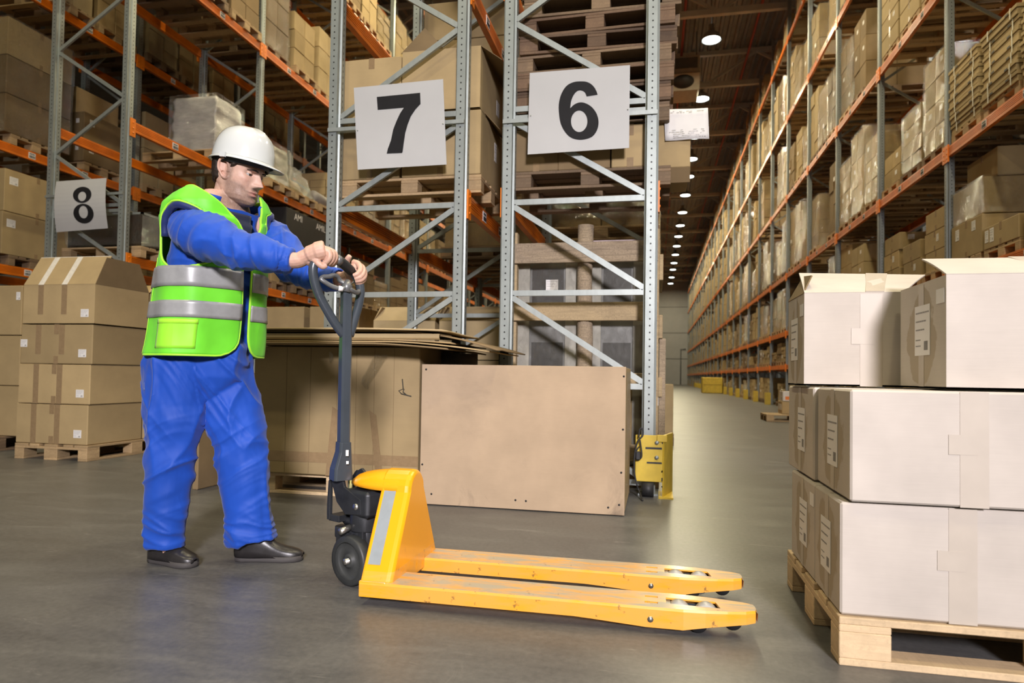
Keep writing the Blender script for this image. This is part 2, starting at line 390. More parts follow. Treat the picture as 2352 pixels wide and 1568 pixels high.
# ------------------------------------------------------------------ pallet racks
LEVELS = [1.28, 2.27, 3.97, 6.29, 8.67, 11.08]
def post_mesh(h, simple=False):
    def make():
        mb = MB()
        if simple: mb.box2((-.048, -.045, 0), (.048, .045, h))
        else:
            pts = [(-.034, -.05), (.034, -.05), (.036, -.018), (.05, -.012), (.05, .05), (.035, .05), (.035, .045), (-.035, .045), (-.035, .05), (-.05, .05), (-.05, -.012), (-.036, -.018)]
            mb.prism(pts, 0, h)
        return mb.mesh('post', None)
    return cached(('post', h, simple), make)
def beam_mesh(L, simple=False):
    def make():
        mb = MB()
        if simple: mb.box2((-.025, 0, -.13), (.025, L, 0))
        else:   # box profile with rolled grooves on both faces
            pts = []
            zs = [0, -.028, -.034, -.048, -.054, -.068, -.074, -.088, -.094, -.13]
            for i, z in enumerate(zs): pts.append((.026 if (i//1) % 2 == 0 or i in (0,) else .026, z))
            out = []
            for i in range(0, len(zs)-1, 2):
                out += [(.026, zs[i]), (.026, zs[i+1])]
                if i+2 < len(zs)-0 and i+1 < len(zs)-1: out += [(.018, zs[i+1]-.001), (.018, zs[i+2]+.001)]
            out += [(-x, z) for x, z in reversed(out)]
            mb.prism(out, 0, L, 'y')
        return mb.mesh('beam', None)
    return cached(('beam', round(L, 3), simple), make)
def setmat(me, mat, key):
    k = ('mm', me.name, mat.name)
    if k not in CACHE:
        m2 = me.copy(); m2.materials.clear(); m2.materials.append(mat); CACHE[k] = m2
    return CACHE[k]
def bracket_mesh():
    def make():
        mb = MB(); mb.box2((-.006, -.042, -.20), (.012, .036, .03)); mb.box2((-.052, -.046, -.20), (.012, -.040, .03))
        for z in (-.15, -.09, -.02): mb.cyl((.012, -.005, z), (.018, -.005, z), .010, 6)
        return mb.mesh('bracket', None)
    return cached('bracket', make)
LABELM = cached('loclabel', lambda: MB().box((0, 0, 0), (.004, .11, .085)).mesh('location_label', None))
def code_mesh():
    mb = MB(); r = random.Random(3)
    y = -.045
    while y < .045:
        w = r.choice((.003, .005, .008)); mb.box2((-.0035, y, -.034), (.0035, y+w, .002)); y += w+r.choice((.004, .006))
    for k in range(5): mb.box2((-.0035, -.04+.017*k, .012), (.0035, -.04+.017*k+.010, .032))
    return mb.mesh('barcode', None)
CODEM = cached('codem', code_mesh)
def frame_parts(root, y, xa, xb, h, near, pattern, postmat, yoff=0):
    fr = link('upright_frame', None, root, (0, y, 0))
    pm = setmat(post_mesh(h, not near), postmat, 0)
    for x in (xa, xb): link('post', pm, fr, (x, 0, 0))
    if near:
        for x in (xa, xb): obj('foot_plate', MB().box2((-.07, -.075, 0), (.07, .075, .012)), postmat, fr, (x, 0, 0))
    mb = MB(); L, R = xa+.045, xb-.045
    def seg(a, b, m): m.bar((a[0], .0, a[1]), (b[0], .0, b[1]), .026, .042 if near else .04, (0, 0, 1) if abs(a[1]-b[1]) < .01 else (1, 0, 0))
    items = []
    z = .08; side = 0
    if pattern in ('L', 'R'):
        hz = [.08, .78, 1.476, 2.176, 2.83, 2.90]
        for q in hz: items.append(((L, q), (R, q)))
        for q0, q1 in ((.08, .78), (.78, 1.476), (1.476, 2.176), (2.176, 2.83)):
            items.append(((L, q1-.03), (R, q0+.03)) if pattern == 'L' else ((R, q1-.03), (L, q0+.03)))
        z = 2.93; A, B = (R, L) if pattern == 'L' else (L, R)
        while z+.66 < h:
            items.append(((A, z), (B, z+.64))); A, B = B, A; z += .67
    else:
        A, B = L, R; items.append(((L, .1), (R, .1)))
        while z+.8 < h:
            items.append(((A, z+.03), (B, z+.72))); A, B = B, A; z += .75
        items.append(((L, h-.05), (R, h-.05)))
    if near:
        for a, b in items:
            m1 = MB(); seg(a, b, m1); obj('brace', m1, GALV_B, fr)
    else:
        m1 = MB()
        for a, b in items: seg(a, b, m1)
        obj('bracing', m1, GALV_B, fr)
    return fr
def pallet_rack(name_label, xa, xb, ys, h, levels, near_frames, near_bays, pattern='Z', skip=(), postmat=None, front=None):
    root = thing('pallet_rack', name_label, 'rack', ((xa+xb)/2, ys[0], 0))
    cx = (xa+xb)/2; pmat = postmat or GALV
    for i, y in enumerate(ys):
        frame_parts(root, y-ys[0], xa-cx, xb-cx, h, i < near_frames, pattern if i < near_frames else 'Z', pmat)
    for i in range(len(ys)-1):
        y0, y1 = ys[i]-ys[0]+.05, ys[i+1]-ys[0]-.05
        near = i < near_bays
        bm = setmat(beam_mesh(y1-y0, not near), ORANGE, 0); br = setmat(bracket_mesh(), ORANGE_B, 0)
        for li, z in enumerate(levels):
            for side, x in ((-1, xa-cx), (1, xb-cx)):
                if (i, li) in skip: continue
                xx = x+side*.028
                b = link('beam', bm, root, (xx, y0, z))
                if near or side == front:
                    link('bracket', br, b, (side*.022 if side > 0 else -.022, .0, 0), (0, 0, 0 if side > 0 else 0))
                    c = link('bracket', br, b, (side*.022, y1-y0, 0)); c.scale = (1, -1, 1)
                    if side < 0:
                        for q in b.children: q.scale = (-1, q.scale.y, 1)
                if near and side == front:
                    for t in (.28, .62):
                        lb = link('location_label', setmat(LABELM, PAPER, 0), root, (xx+side*.0275, y0+(y1-y0)*t, z-.066))
                        link('barcode', setmat(CODEM, INK, 0), lb, (0, 0, 0))
    return root
D7 = 5.0
YS7 = [5.0, 6.85, 9.6, 12.38, 15.16, 17.94, 20.72, 23.5, 26.3, 29.1, 31.9]
YS6 = [5.0, 6.85]+[9.6+2.78*i for i in range(27)]
YS8 = [7.09, 9.9, 12.7, 15.5, 18.3, 21.1, 23.9, 26.7, 29.5, 32.3]
YS9 = [4.3, 7.1, 9.9, 12.7, 15.5, 18.3, 21.1]
YSR = [7.09+2.78*i for i in range(28)]
pallet_rack('galvanised rack with orange beams, its end frame carrying the plate with a six', -1.123, -.04, YS6, 12.3, LEVELS[1:], 2, 2, 'L', front=1)
pallet_rack('galvanised rack with orange beams, its end frame carrying the plate with a seven', -2.587, -1.504, YS7, 12.3, LEVELS[1:], 3, 3, 'R', front=1)
pallet_rack('galvanised rack with orange beams, its end frame carrying the bent plate with an eight', -7.6, -6.515, YS8, 12.3, LEVELS[1:], 3, 3, 'L', front=1)
pallet_rack('orange beamed rack standing behind the one with the bent plate', -9.98, -8.90, YS9, 12.3, LEVELS[1:], 0, 3, 'Z', front=1)
pallet_rack('long orange beamed rack across the lamp lit aisle, reaching the end wall', 3.83, 4.91, YSR, 12.4, LEVELS, 4, 5, 'Z', postmat=GALV_D, front=-1)
pallet_rack('rack of pale steel standing behind the long aisle rack', 5.5, 6.6, [7.09+2.78*i for i in range(10)], 12.4, LEVELS[2:], 0, 0, 'Z')

# ------------------------------------------------------------------ number plates on the rack ends
PLATE = plain('grey_white_plate', (.50, .505, .51), .35, .0, .05, 2)
def quad_plate(name, corners, Y, label, thick=.004, bend=0):
    """corners (pixel): tl, tr, br, bl on the plane y=Y"""
    P = [py(*c, Y) for c in corners]; base = (P[0]+P[1]+P[2]+P[3])/4
    t = thing(name, label, 'sign', base)
    n = 12; rows = []
    for j in range(n+1):
        v = j/n; row = []
        for i in range(n+1):
            u = i/n; p = (P[0]*(1-u)+P[1]*u)*(1-v)+(P[3]*(1-u)+P[2]*u)*v
            row.append(p-base+Vector((bend*.5*sin(pi*v)*1.0, -abs(bend)*sin(pi*v), 0)))
        rows.append(row)
    mb = MB(); mb.grid(rows, smooth=False); o = obj('plate', mb, PLATE, t)
    s = o.modifiers.new('solid', 'SOLIDIFY'); s.thickness = thick; s.offset = -1
    return t, base, (lambda x, y, Y=Y: py(x, y, Y)-base)
def flat_poly(name, outer, holes, mat, parent, d=.0012):
    """filled polygon with holes in the x-z plane as a mesh"""
    bm = bmesh.new(); edges = []
    for loop in [outer]+holes:
        vs = [bm.verts.new(p) for p in loop]
        edges += [bm.edges.new((vs[i], vs[(i+1) % len(vs)])) for i in range(len(vs))]
    bmesh.ops.triangle_fill(bm, use_beauty=True, use_dissolve=False, edges=edges)
    me = bpy.data.meshes.new(name); bm.to_mesh(me); bm.free(); me.materials.append(mat)
    o = link(name, me, parent); s = o.modifiers.new('solid', 'SOLIDIFY'); s.thickness = d; s.offset = 0
    return o
def ell(cx, cy, rx, ry, n=40, rot=0): return [(cx+rx*cos(2*pi*k/n)*cos(rot)-ry*sin(2*pi*k/n)*sin(rot), cy+rx*cos(2*pi*k/n)*sin(rot)+ry*sin(2*pi*k/n)*cos(rot)) for k in range(n)]
def smooth_loop(pts, sharp=(), n=6):
    out = []; m = len(pts)
    for i in range(m):
        p0, p1, p2, p3 = [Vector(pts[(i+k) % m]) for k in (-1, 0, 1, 2)]
        if i in sharp: p0 = p1*2-p2
        if (i+1) % m in sharp: p3 = p2*2-p1
        for j in range(n):
            t = j/n
            out.append(tuple(.5*((2*p1)+(p2-p0)*t+(2*p0-5*p1+4*p2-p3)*t*t+(3*p1-p0-3*p2+p3)*t**3)))
    return out
def zoomed(ox, oy, s): return lambda q: (ox+q[0]/s, oy+q[1]/s)
t, base, at = quad_plate('number_plate', ((813, 202), (1018, 182), (1026, 378), (822, 390)), 4.92, 'white plate with a black seven hung between two galvanised rack posts')
z7 = zoomed(740, 0, 4.704)
seven = [(593, 1050), (1060, 1005), (1065, 1125), (1010, 1185), (960, 1260), (925, 1350), (900, 1440), (885, 1540), (872, 1640), (865, 1655), (700, 1662), (712, 1610), (745, 1520), (770, 1400), (805, 1310), (845, 1225), (885, 1166), (603, 1190)]
seven = [z7(q) for q in seven]
flat_poly('numeral', [at(*q)+Vector((0, -.005, 0)) for q in seven], [], INK, t)
for q in ((822, 300), (1018, 285)): obj('rivet', MB().cyl(at(*q)+Vector((0, -.007, 0)), at(*q), .006, 8), GALV_B, t)
t, base, at = quad_plate('number_plate', ((1217, 168), (1447, 150), (1445, 340), (1212, 355)), 4.92, 'white plate with a black six hung between two galvanised rack posts')
z6 = zoomed(1150, 0, 3.734)
six = [(832, 815), (738, 830), (722, 795), (690, 778), (655, 785), (625, 820), (605, 870), (597, 930), (640, 893), (700, 880), (770, 910), (820, 970), (840, 1040), (830, 1110), (790, 1170), (730, 1195), (665, 1200), (600, 1180), (550, 1130), (515, 1060), (500, 970), (500, 890), (520, 810), (560, 745), (610, 712), (670, 700), (740, 705), (790, 735), (820, 780)]
six = smooth_loop(six, (0, 1, 7), 4)
flat_poly('numeral', [at(*z6(q))+Vector((0, -.005, 0)) for q in six], [[at(*z6(q))+Vector((0, -.005, 0)) for q in ell(674, 1042, 70, 92)]], INK, t)
for q in ((1219, 266), (1442, 252)): obj('rivet', MB().cyl(at(*q)+Vector((0, -.007, 0)), at(*q), .006, 8), GALV_B, t)
t, base, at = quad_plate('number_plate', ((130, 417), (245, 409), (248, 524), (130, 533)), 6.98, 'bent white plate with a black eight on a galvanised rack end', bend=.06)
z8 = zoomed(80, 420, 7.84)
def at8(q):
    x, y = z8(q); v = (y-413)/(528-413); return at(x, y)+Vector((.06*.5*sin(pi*max(0, min(1, v))), -.06*sin(pi*max(0, min(1, v)))-.0055, 0))
flat_poly('numeral', [at8(q) for q in ell(890, 235, 165, 152)], [[at8(q) for q in ell(890, 265, 72, 88)]], INK, t)
flat_poly('numeral', [at8(q) for q in ell(912, 570, 180, 170)], [[at8(q) for q in ell(912, 545, 80, 108)]], INK, t)
# bars that carry the plates between the posts
for (xa, xb, Y, z, w) in ((-2.62, -1.47, 4.938, 2.815, .03), (-1.16, -.0, 4.938, 2.79, .03), (-7.64, -6.48, 7.03, 3.03, .03)):
    pl = [q for q in COL.objects if q.name.startswith('number_plate')]
    best = min(pl, key=lambda q: abs(q.location.x-(xa+xb)/2)); b0 = best.location
    obj('hanger_bar', MB().box2((xa-b0.x, Y-.005-b0.y, z-w/2-b0.z), (xb-b0.x, Y+.012-b0.y, z+w/2-b0.z)), GALV_B, best)
# small bolts/clips that hold the plates to the frames are part of the plates above

# ------------------------------------------------------------------ yellow column guard at the end of rack 6 + cable
gd = thing('column_guard', 'yellow steel column guard bolted to the floor at rack 6', 'guard', (-.02, 4.86, 0))
GX = -.02
def gp(x, y, Y=4.86): q = py(x, y, Y); return (q.x-GX, q.z)
l, zt = gp(1460, 998); r_, _ = gp(1524, 998)
zb = .11
obj('front_plate', MB().cbox(((l+r_)/2, 0, (zb+zt)/2), (r_-l, .012, zt-zb), .003), YELLOW, gd)
r2x = py(1545, 1060, 5.10).x-GX
obj('side_plate', MB().prism([(r_-.006, -.006), (r_+.006, -.012), (r2x, .24), (r2x-.014, .24)], .0, zt+.004), YELLOW, gd)
obj('corner_plate', MB().cbox((r_-.01, -.012, zt-.02), (.07, .012, .05), .003), YELLOW, gd)
obj('foot', MB().box2((r_-.03, -.05, 0), (r_+.07, .22, .012)), YELLOW, gd)
obj('slot', MB().box2((l+.07, -.0085, zt-.098), (r_-.01, -.005, zt-.084)), BLACK, gd)
obj('slot', MB().box2((l+.08, -.0085, zt-.20), (r_-.01, -.005, zt-.188)), BLACK, gd)
for z in (zt-.05, zt-.155): obj('bolt', MB().cyl((r_-.045, -.02, z), (r_-.045, 0, z), .015, 6), GALV_B, gd)
CHIP = plain('dark_paint_chip', (.05, .045, .03), .7)
mbc = MB(); r2 = random.Random(4)
for k in range(9):
    z = r2.choice((.10, .2, .38, .42, .15))+r2.uniform(-.04, .05); mbc.prism([(r_-.006+.007*cos(a), z+r2.uniform(.004, .012)*sin(a)) for a in [i*pi/3 for i in range(6)]], -.0075, -.0055, 'y')
o = obj('paint_chips', mbc, CHIP, gd)
mb = MB(); M = Matrix.Translation((l+.09, .02, .055)) @ Matrix.Rotation(pi/2, 4, 'Y')
mb.cyl((0, 0, -.04), (0, 0, .04), .055, 18, M=M); obj('roller', mb, BLACK, gd)
c = thing('power_cable', 'black looped power cable hanging in front of the yellow column guard', 'cable', (-.1, 4.8, 0))
def cp(x, y, Y=4.815): q = py(x, y, Y); return q-Vector((-.1, 4.8, 0))
def spline(pts, n=6):
    out = []
    for i in range(len(pts)-1):
        p0 = Vector(pts[max(i-1, 0)]); p1 = Vector(pts[i]); p2 = Vector(pts[i+1]); p3 = Vector(pts[min(i+2, len(pts)-1)])
        for j in range(n):
            t = j/n; out.append(.5*((2*p1)+(p2-p0)*t+(2*p0-5*p1+4*p2-p3)*t*t+(3*p1-p0-3*p2+p3)*t**3))
    out.append(Vector(pts[-1])); return out
obj('cord', MB().tube(spline([cp(*q) for q in ((1467, 1005), (1470, 985), (1476, 985), (1476, 1000), (1466, 1012), (1458, 1040), (1457, 1080), (1462, 1110), (1468, 1128))]+[pz(1476, 1149, .006)-Vector((-.1, 4.8, 0))]), .006, 8), BLACK, c)
obj('cord_loop', MB().tube(spline([cp(*q) for q in ((1470, 1010), (1474, 1040), (1472, 1052), (1462, 1055), (1460, 1040), (1468, 1025))]), .005, 8), BLACK, c)
obj('plug', MB().cbox(cp(1466, 1046), (.035, .03, .06), .006), BLACK, c)
# ------------------------------------------------------------------ pallets
PW, PD, PH = .8, 1.2, .144       # built with the 1.2 m boards along local y
def pallet_pieces():
    """name -> list of (mesh, centre): 1.2 (y) x 0.8 (x)"""
    r = random.Random(5)
    ms = {n: MB().cbox((0, 0, 0), d, .0025).mesh(n, None) for n, d in dict(wide=(.143, 1.2, .022), narrow=(.10, 1.2, .022), cross=(.8, .143, .022), bl=(.10, .143, .078), bl2=(.143, .143, .078), base=(.10, 1.2, .022), base2=(.143, 1.2, .022)).items()}
    out = []
    for x, n in ((-.3285, 'wide'), (-.185, 'narrow'), (0, 'wide'), (.185, 'narrow'), (.3285, 'wide')): out.append(('deck_board', ms[n], (x, 0, .133), r.uniform(-.006, .006)))
    for y in (-.5285, 0, .5285): out.append(('cross_board', ms['cross'], (0, y, .111), 0))
    for x in (-.35, 0, .35):
        for y in (-.5285, 0, .5285): out.append(('block', ms['bl2' if x == 0 else 'bl'], (x, y, .061), r.uniform(-.02, .02)))
    for x in (-.35, 0, .35): out.append(('base_board', ms['base2' if x == 0 else 'base'], (x, 0, .011), 0))
    return out
PIECES = pallet_pieces()
def pallet_single():
    mb = MB()
    for n, me, c, a in PIECES:
        xs = [v.co for v in me.vertices]; d = [max(q[i] for q in xs)-min(q[i] for q in xs) for i in range(3)]
        mb.box(c, d)
    return mb.mesh('pallet', None)
PSINGLE = pallet_single()
def pallet(loc, rot, label, near=True, mat=None, group=None, tilt=0):
    mat = mat or WOOD
    if near:
        t = thing('wooden_pallet', label, 'pallet', loc, (0, 0, rot), group)
        for n, me, c, a in PIECES: link(n, setmat(me, mat, 0), t, c, (0, 0, a))
    else:
        t = tag(link('wooden_pallet', setmat(PSINGLE, mat, 0), None, loc, (0, 0, rot)), label, 'pallet', group)
    return t
# ------------------------------------------------------------------ cartons
def carton_body(w, d, h, open_top=False):
    def make():
        mb = MB()
        if open_top:
            t = .006
            for a, b in (((-w/2, -d/2, 0), (w/2, -d/2+t, h)), ((-w/2, d/2-t, 0), (w/2, d/2, h)), ((-w/2, -d/2+t, 0), (-w/2+t, d/2-t, h)), ((w/2-t, -d/2+t, 0), (w/2, d/2-t, h))): mb.box2(a, b)
            mb.box2((-w/2, -d/2, 0), (w/2, d/2, t))
        else:
            ch = min(.006, .06*min(w, d, h)); mb.cbox((0, 0, h/2-.001), (w, d, h-.003), ch)
            mb.box2((-w/2+.008, -.0012, h-.002), (w/2-.008, .0012, h-.001))
        return mb.mesh('carton', None)
    return cached(('cb', round(w, 3), round(d, 3), round(h, 3), open_top), make)
def tape_mesh(w, d, h, tw=.05, drop=.09):
    def make():
        mb = MB(); e = .0012
        mb.box2((-w/2, -tw/2, h-.002), (w/2, tw/2, h+e-.001))
        for s in (-1, 1): mb.box2((s*w/2, -tw/2, h-drop), (s*(w/2+e), tw/2, h-.002)); mb.box2((s*w/2, -tw/2, 0), (s*(w/2+e), tw/2, drop*.8))
        return mb.mesh('tape', None)
    return cached(('tp', round(w, 3), round(d, 3), round(h, 3), tw), make)
def label_mesh(w, h):
    return cached(('lb', w, h), lambda: MB().box((0, 0, 0), (w, .0016, h)).mesh('label', None))
def print_mesh(w, h, seed=1):
    def make():
        mb = MB(); r = random.Random(seed); y = -.0016
        for k in range(3):
            zz = h*(.34-.17*k); x = -w*.42
            while x < w*(.38-.12*k):
                l = w*r.uniform(.05, .15); mb.box2((x, y, zz), (min(x+l, w*.44), y+.001, zz+h*.028)); x += l+w*.03
        x = w*.14
        while x < w*.36:
            b = w*r.choice((.012, .02, .03)); mb.box2((x, y, -h*.40), (x+b, y+.001, -h*.22)); x += b+w*.018
        for k in range(2): mb.box2((-w*.42, y, -h*(.2+.12*k)), (-w*.1, y+.001, -h*(.18+.12*k)))
        return mb.mesh('print', None)
    return cached(('pr', w, h, seed), make)
FACE = {'f': (0, -1, 0), 'b': (0, 1, pi), 'l': (-1, 0, -pi/2), 'r': (1, 0, pi/2)}
def put_label(parent, face, w, d, u, v, lw=.10, lh=.10, mat=None, prints=True, seed=1):
    sx, sy, rz = FACE[face]
    loc = (sx*(w/2+.0012)+(-sy*u if sy else 0), sy*(d/2+.0012)+(sx*u if sx else 0), v)
    o = link('label', setmat(label_mesh(lw, lh), mat or PAPER, 0), parent, loc, (0, 0, rz))
    if prints: link('print', setmat(print_mesh(lw, lh, seed), GREYINK, 0), o)
    return o
def carton(loc, w, d, h, label, rot=0, mat=None, tape='x', labels=(), group=None, opened=False, tapemat=None, parent=None, name='carton'):
    mat = mat or KRAFT
    o = link(name, setmat(carton_body(w, d, h, opened), mat, 0), parent, loc, (0, 0, rot))
    if parent is None: tag(o, label, 'carton', group)
    if tape and not opened:
        if tape == 'x': link('tape', setmat(tape_mesh(w, d, h), tapemat or TAPE, 0), o)
        else: link('tape', setmat(tape_mesh(d, w, h), tapemat or TAPE, 0), o, (0, 0, 0), (0, 0, pi/2))
    for k, L in enumerate(labels): put_label(o, L[0], w, d, *L[1:], seed=1+k)
    return o
def film_mesh(w, d, h, seed=0, n=7, amp=.012, sag=.0):
    def make():
        mb = MB(); per = []; m = n
        for i in range(m): per.append((-w/2+w*i/m, -d/2))
        for i in range(m): per.append((w/2, -d/2+d*i/m))
        for i in range(m): per.append((w/2-w*i/m, d/2))
        for i in range(m): per.append((-w/2, d/2-d*i/m))
        rows = []
        for j in range(9):
            z = h*j/8+.002; row = []
            for x, y in per:
                f = 1+ (amp/ max(w, .3))*2*(noise.noise(Vector((x*5+seed*3.1, y*5, z*6))))
                k = .985 if j in (0,) else 1.012
                row.append((x*k*f, y*k*f, z+(.02*noise.noise(Vector((x*4, y*4, seed))) if j == 0 else 0)))
            rows.append(row)
        rows.append([(x*.9, y*.9, h+.006) for x, y in per])
        mb.grid(rows, True); return mb.mesh('film', None)
    return cached(('film', round(w, 2), round(d, 2), round(h, 2), seed % 4), make)
def split(total, n, r, jit=.0): return [total/n]*n
def wrapped_load(loc, w, d, h, label, nx, ny, nz, mat=None, group=None, film=None, r=rng, labels=True, rot=0):
    """cartons held together by stretch film: one thing, cartons and film are its parts"""
    t = thing('wrapped_load', label, 'load', loc, (0, 0, rot), group)
    cw, cdp, chh = w/nx, d/ny, h/nz
    for k in range(nz):
        for i in range(nx):
            for j in range(ny):
                if nx > 2 and ny > 2 and 0 < i < nx-1 and 0 < j < ny-1: continue
                o = link('carton', setmat(carton_body(cw-.006, cdp-.006, chh-.003), mat or KRAFT, 0), t, (-w/2+cw*(i+.5)+r.uniform(-.006, .006), -d/2+cdp*(j+.5)+r.uniform(-.006, .006), chh*k), (0, 0, r.uniform(-.01, .01)))
                if labels and i == 0 and r.random() < .55: put_label(o, 'l', cw-.006, cdp-.006, r.uniform(-.1, .1)*cdp, chh*.62, .09, .07, prints=False)
    if film is not False: link('film', setmat(film_mesh(w+.02, d+.02, h+.01, r.randrange(4)), film or FILM, 0), t)
    return t
def block_load_mesh(w, d, h, nx, ny, nz, seed):
    def make():
        r = random.Random(seed); mb = MB(); cw, cdp, chh = w/nx, d/ny, h/nz
        for k in range(nz):
            for i in range(nx):
                for j in range(ny):
                    if 0 < i < nx-1 and 0 < j < ny-1: continue
                    if k == nz-1 and r.random() < .15: continue
                    mb.box((-w/2+cw*(i+.5)+r.uniform(-.012, .012), -d/2+cdp*(j+.5)+r.uniform(-.012, .012), chh*(k+.5)), (cw-.010, cdp-.010, chh-.006))
        return mb.mesh('carton_load', None)
    return cached(('bl', round(w, 2), round(d, 2), round(h, 2), nx, ny, nz, seed % 5), make)
LEVN = ['the floor', 'the lowest beams', 'the second beams', 'the third beams', 'the fourth beams', 'the fifth beams', 'the top beams']
SLOTN = ['front slot', 'middle slot', 'rear slot']
# ------------------------------------------------------------------ goods on the long rack across the aisle
XR0 = 3.81     # front of the pallets
def mid_load(x, y, z, w, d, h, label, film, mat, r, grp):
    nx, ny, nz = r.choice(((3, 2, 4), (3, 2, 5), (2, 2, 3), (3, 3, 6), (2, 2, 5)))
    o = tag(link('carton_load', setmat(block_load_mesh(w, d, h, nx, ny, nz, r.randrange(5)), mat, 0), None, (x, y, z)), label, 'load', grp)
    if film: link('film', setmat(film_mesh(w+.02, d+.02, h+.01, r.randrange(4)), FILM, 0), o)
    for q in range(r.choice((0, 1, 1, 2))):
        lb = link('label', setmat(label_mesh(.12, .09), PAPER, 0), o, (-w/2-.02, r.uniform(-.25, .25), h*r.uniform(.25, .85)), (0, 0, -pi/2))
    return o
far = {'load': MB(), 'film': MB(), 'pallet': MB()}
fr_ = random.Random(21)
nload = 0
LV = [0.0]+LEVELS
CL = [1.2, .9, 1.6, 2.15, 2.2, 2.2, 1.5]
def right_bay(k):
    global nload
    y0 = YSR[k]+.06
    for li, z in enumerate(LV):
        if (k, li) in RIGHT_SPECIAL: continue
        small = li in (0, 1, 2) and CL[li] < 1.3
        for s in range(3):
            if fr_.random() < (.12 if li < 6 else .3): continue
            y = y0+.46+.885*s
            w, d = fr_.uniform(1.05, 1.2), fr_.uniform(.72, .82)
            h = fr_.uniform(.45, .95)*(CL[li]-.3) if li < 3 else fr_.uniform(.55, 1.0)*min(CL[li]-.35, 1.75)
            mat = fr_.choice((KRAFT, KRAFT, KRAFT, KRAFT_D, KRAFT_L))
            film = fr_.random() < (.75 if li >= 3 else .35)
            xx = XR0+w/2+fr_.uniform(0, .06)
            if k >= 11:
                cw, nz = d/2, fr_.choice((3, 4, 5))
                for q in range(nz):
                    for j in range(2): far['load'].box((xx+fr_.uniform(-.02, .02), y-d/2+cw*(j+.5), z+.144+h/nz*(q+.5)), (w, cw-.015, h/nz-.01))
                far['pallet'].box((xx, y, z+.133), (1.2, .8, .022)); far['pallet'].box((xx, y, z+.011), (1.2, .8, .02))
                for j in (-.35, 0, .35): far['pallet'].box((xx, y+j, z+.066), (1.2, .12, .09))
                continue
            where = '%s, long rack, %s bay, %s' % (LEVN[li], ORD[k], SLOTN[s])
            pallet((XR0+.6, y, z), pi/2, 'wooden pallet on '+where, near=(k < 2 and li in (2, 3, 4)), mat=fr_.choice((WOOD, WOOD, WOOD_D)), group='pallets in the long rack')
            if k < 3 and li in (2, 3, 4):
                nx, ny, nz = fr_.choice(((2, 2, 3), (3, 2, 4), (2, 2, 4)))
                wrapped_load((xx, y, z+.146), w, d, h, ('film-wrapped' if film else 'bare')+' carton load on '+where, nx, ny, nz, mat, 'loads in the long rack', None if film else False, fr_)
            else:
                mid_load(xx, y, z+.146, w, d, h, ('film-wrapped' if film else 'bare')+' carton load on '+where, film, mat, fr_, 'loads in the long rack')
            nload += 1
RIGHT_SPECIAL = {(0, 3), (0, 2), (1, 3), (1, 4), (0, 4), (1, 2)}
for k in range(27): right_bay(k)
o = tag(obj('distant_loads', far['load'], KRAFT), 'small carton loads at the distant end of the long aisle rack', 'loads'); o['kind'] = 'stuff'
o = tag(obj('distant_pallets', far['pallet'], WOOD), 'small pallets at the distant end of the long aisle rack', 'pallets'); o['kind'] = 'stuff'
# ---- bay 1, level 3.97: trays tied with straps
def slot_y(k, s): return YSR[k]+.06+.46+.885*s
def P(k, li, s, near=True, mat=None):
    return pallet((XR0+.6, slot_y(k, s), LV[li]), pi/2, 'wooden pallet on %s of the long rack, %s bay, %s' % (LEVN[li], ORD[k], SLOTN[s]), near, mat, 'pallets in the long rack')
r5 = random.Random(5)
for s in (0, 1, 2):
    P(0, 3, s)
    y = slot_y(0, s); z = LV[3]+.146; th = .118
    for q in range(7 if s else 6):
        t = thing('strapped_carton', 'flat strapped carton, %s from the bottom, %s of the first bay, third beams' % (ORD[q], SLOTN[s]), 'carton', (XR0+.52+r5.uniform(-.015, .015), y+r5.uniform(-.01, .01), z+q*(th+.004)), (0, 0, r5.uniform(-.015, .015)), 'flat strapped cartons')
        link('body', setmat(carton_body(1.06, .80, th*.62), KRAFT_L, 0), t)
        link('lid', setmat(carton_body(1.08, .82, th*.38), KRAFT_L, 0), t, (0, 0, th*.62))
        for u in (-.28, .22):
            mb = MB(); e = .003
            mb.box2((-.545, u-.008, 0), (-.541, u+.008, th+e)); mb.box2((-.545, u-.008, th), (.545, u+.008, th+e)); obj('strap', mb, STRAP, t)
            mb = MB(); mb.box2((u*1.3-.008, -.415, 0), (u*1.3+.008, -.411, th+e)); obj('strap', mb, STRAP, t)
        link('label', setmat(label_mesh(.13, .06), PAPER, 0), t, (-.36, -.413, th*.55))
        for u in (-.2, .15): link('hand_hole', setmat(cached('hh', lambda: MB().cbox((0, 0, 0), (.002, .07, .022), .0008).mesh('hand_hole', None)), BLACK, 0), t, (-.541, u, th*.75))
# open tray with lip on top, nearest slot
for q in range(1):
    o = carton((XR0+.60, slot_y(0, 0)+.1, LV[3]+.146+7*.122), 1.1, .85, .16, 'shallow open carton lying on top of the flat strapped cartons', mat=KRAFT_L, opened=True)
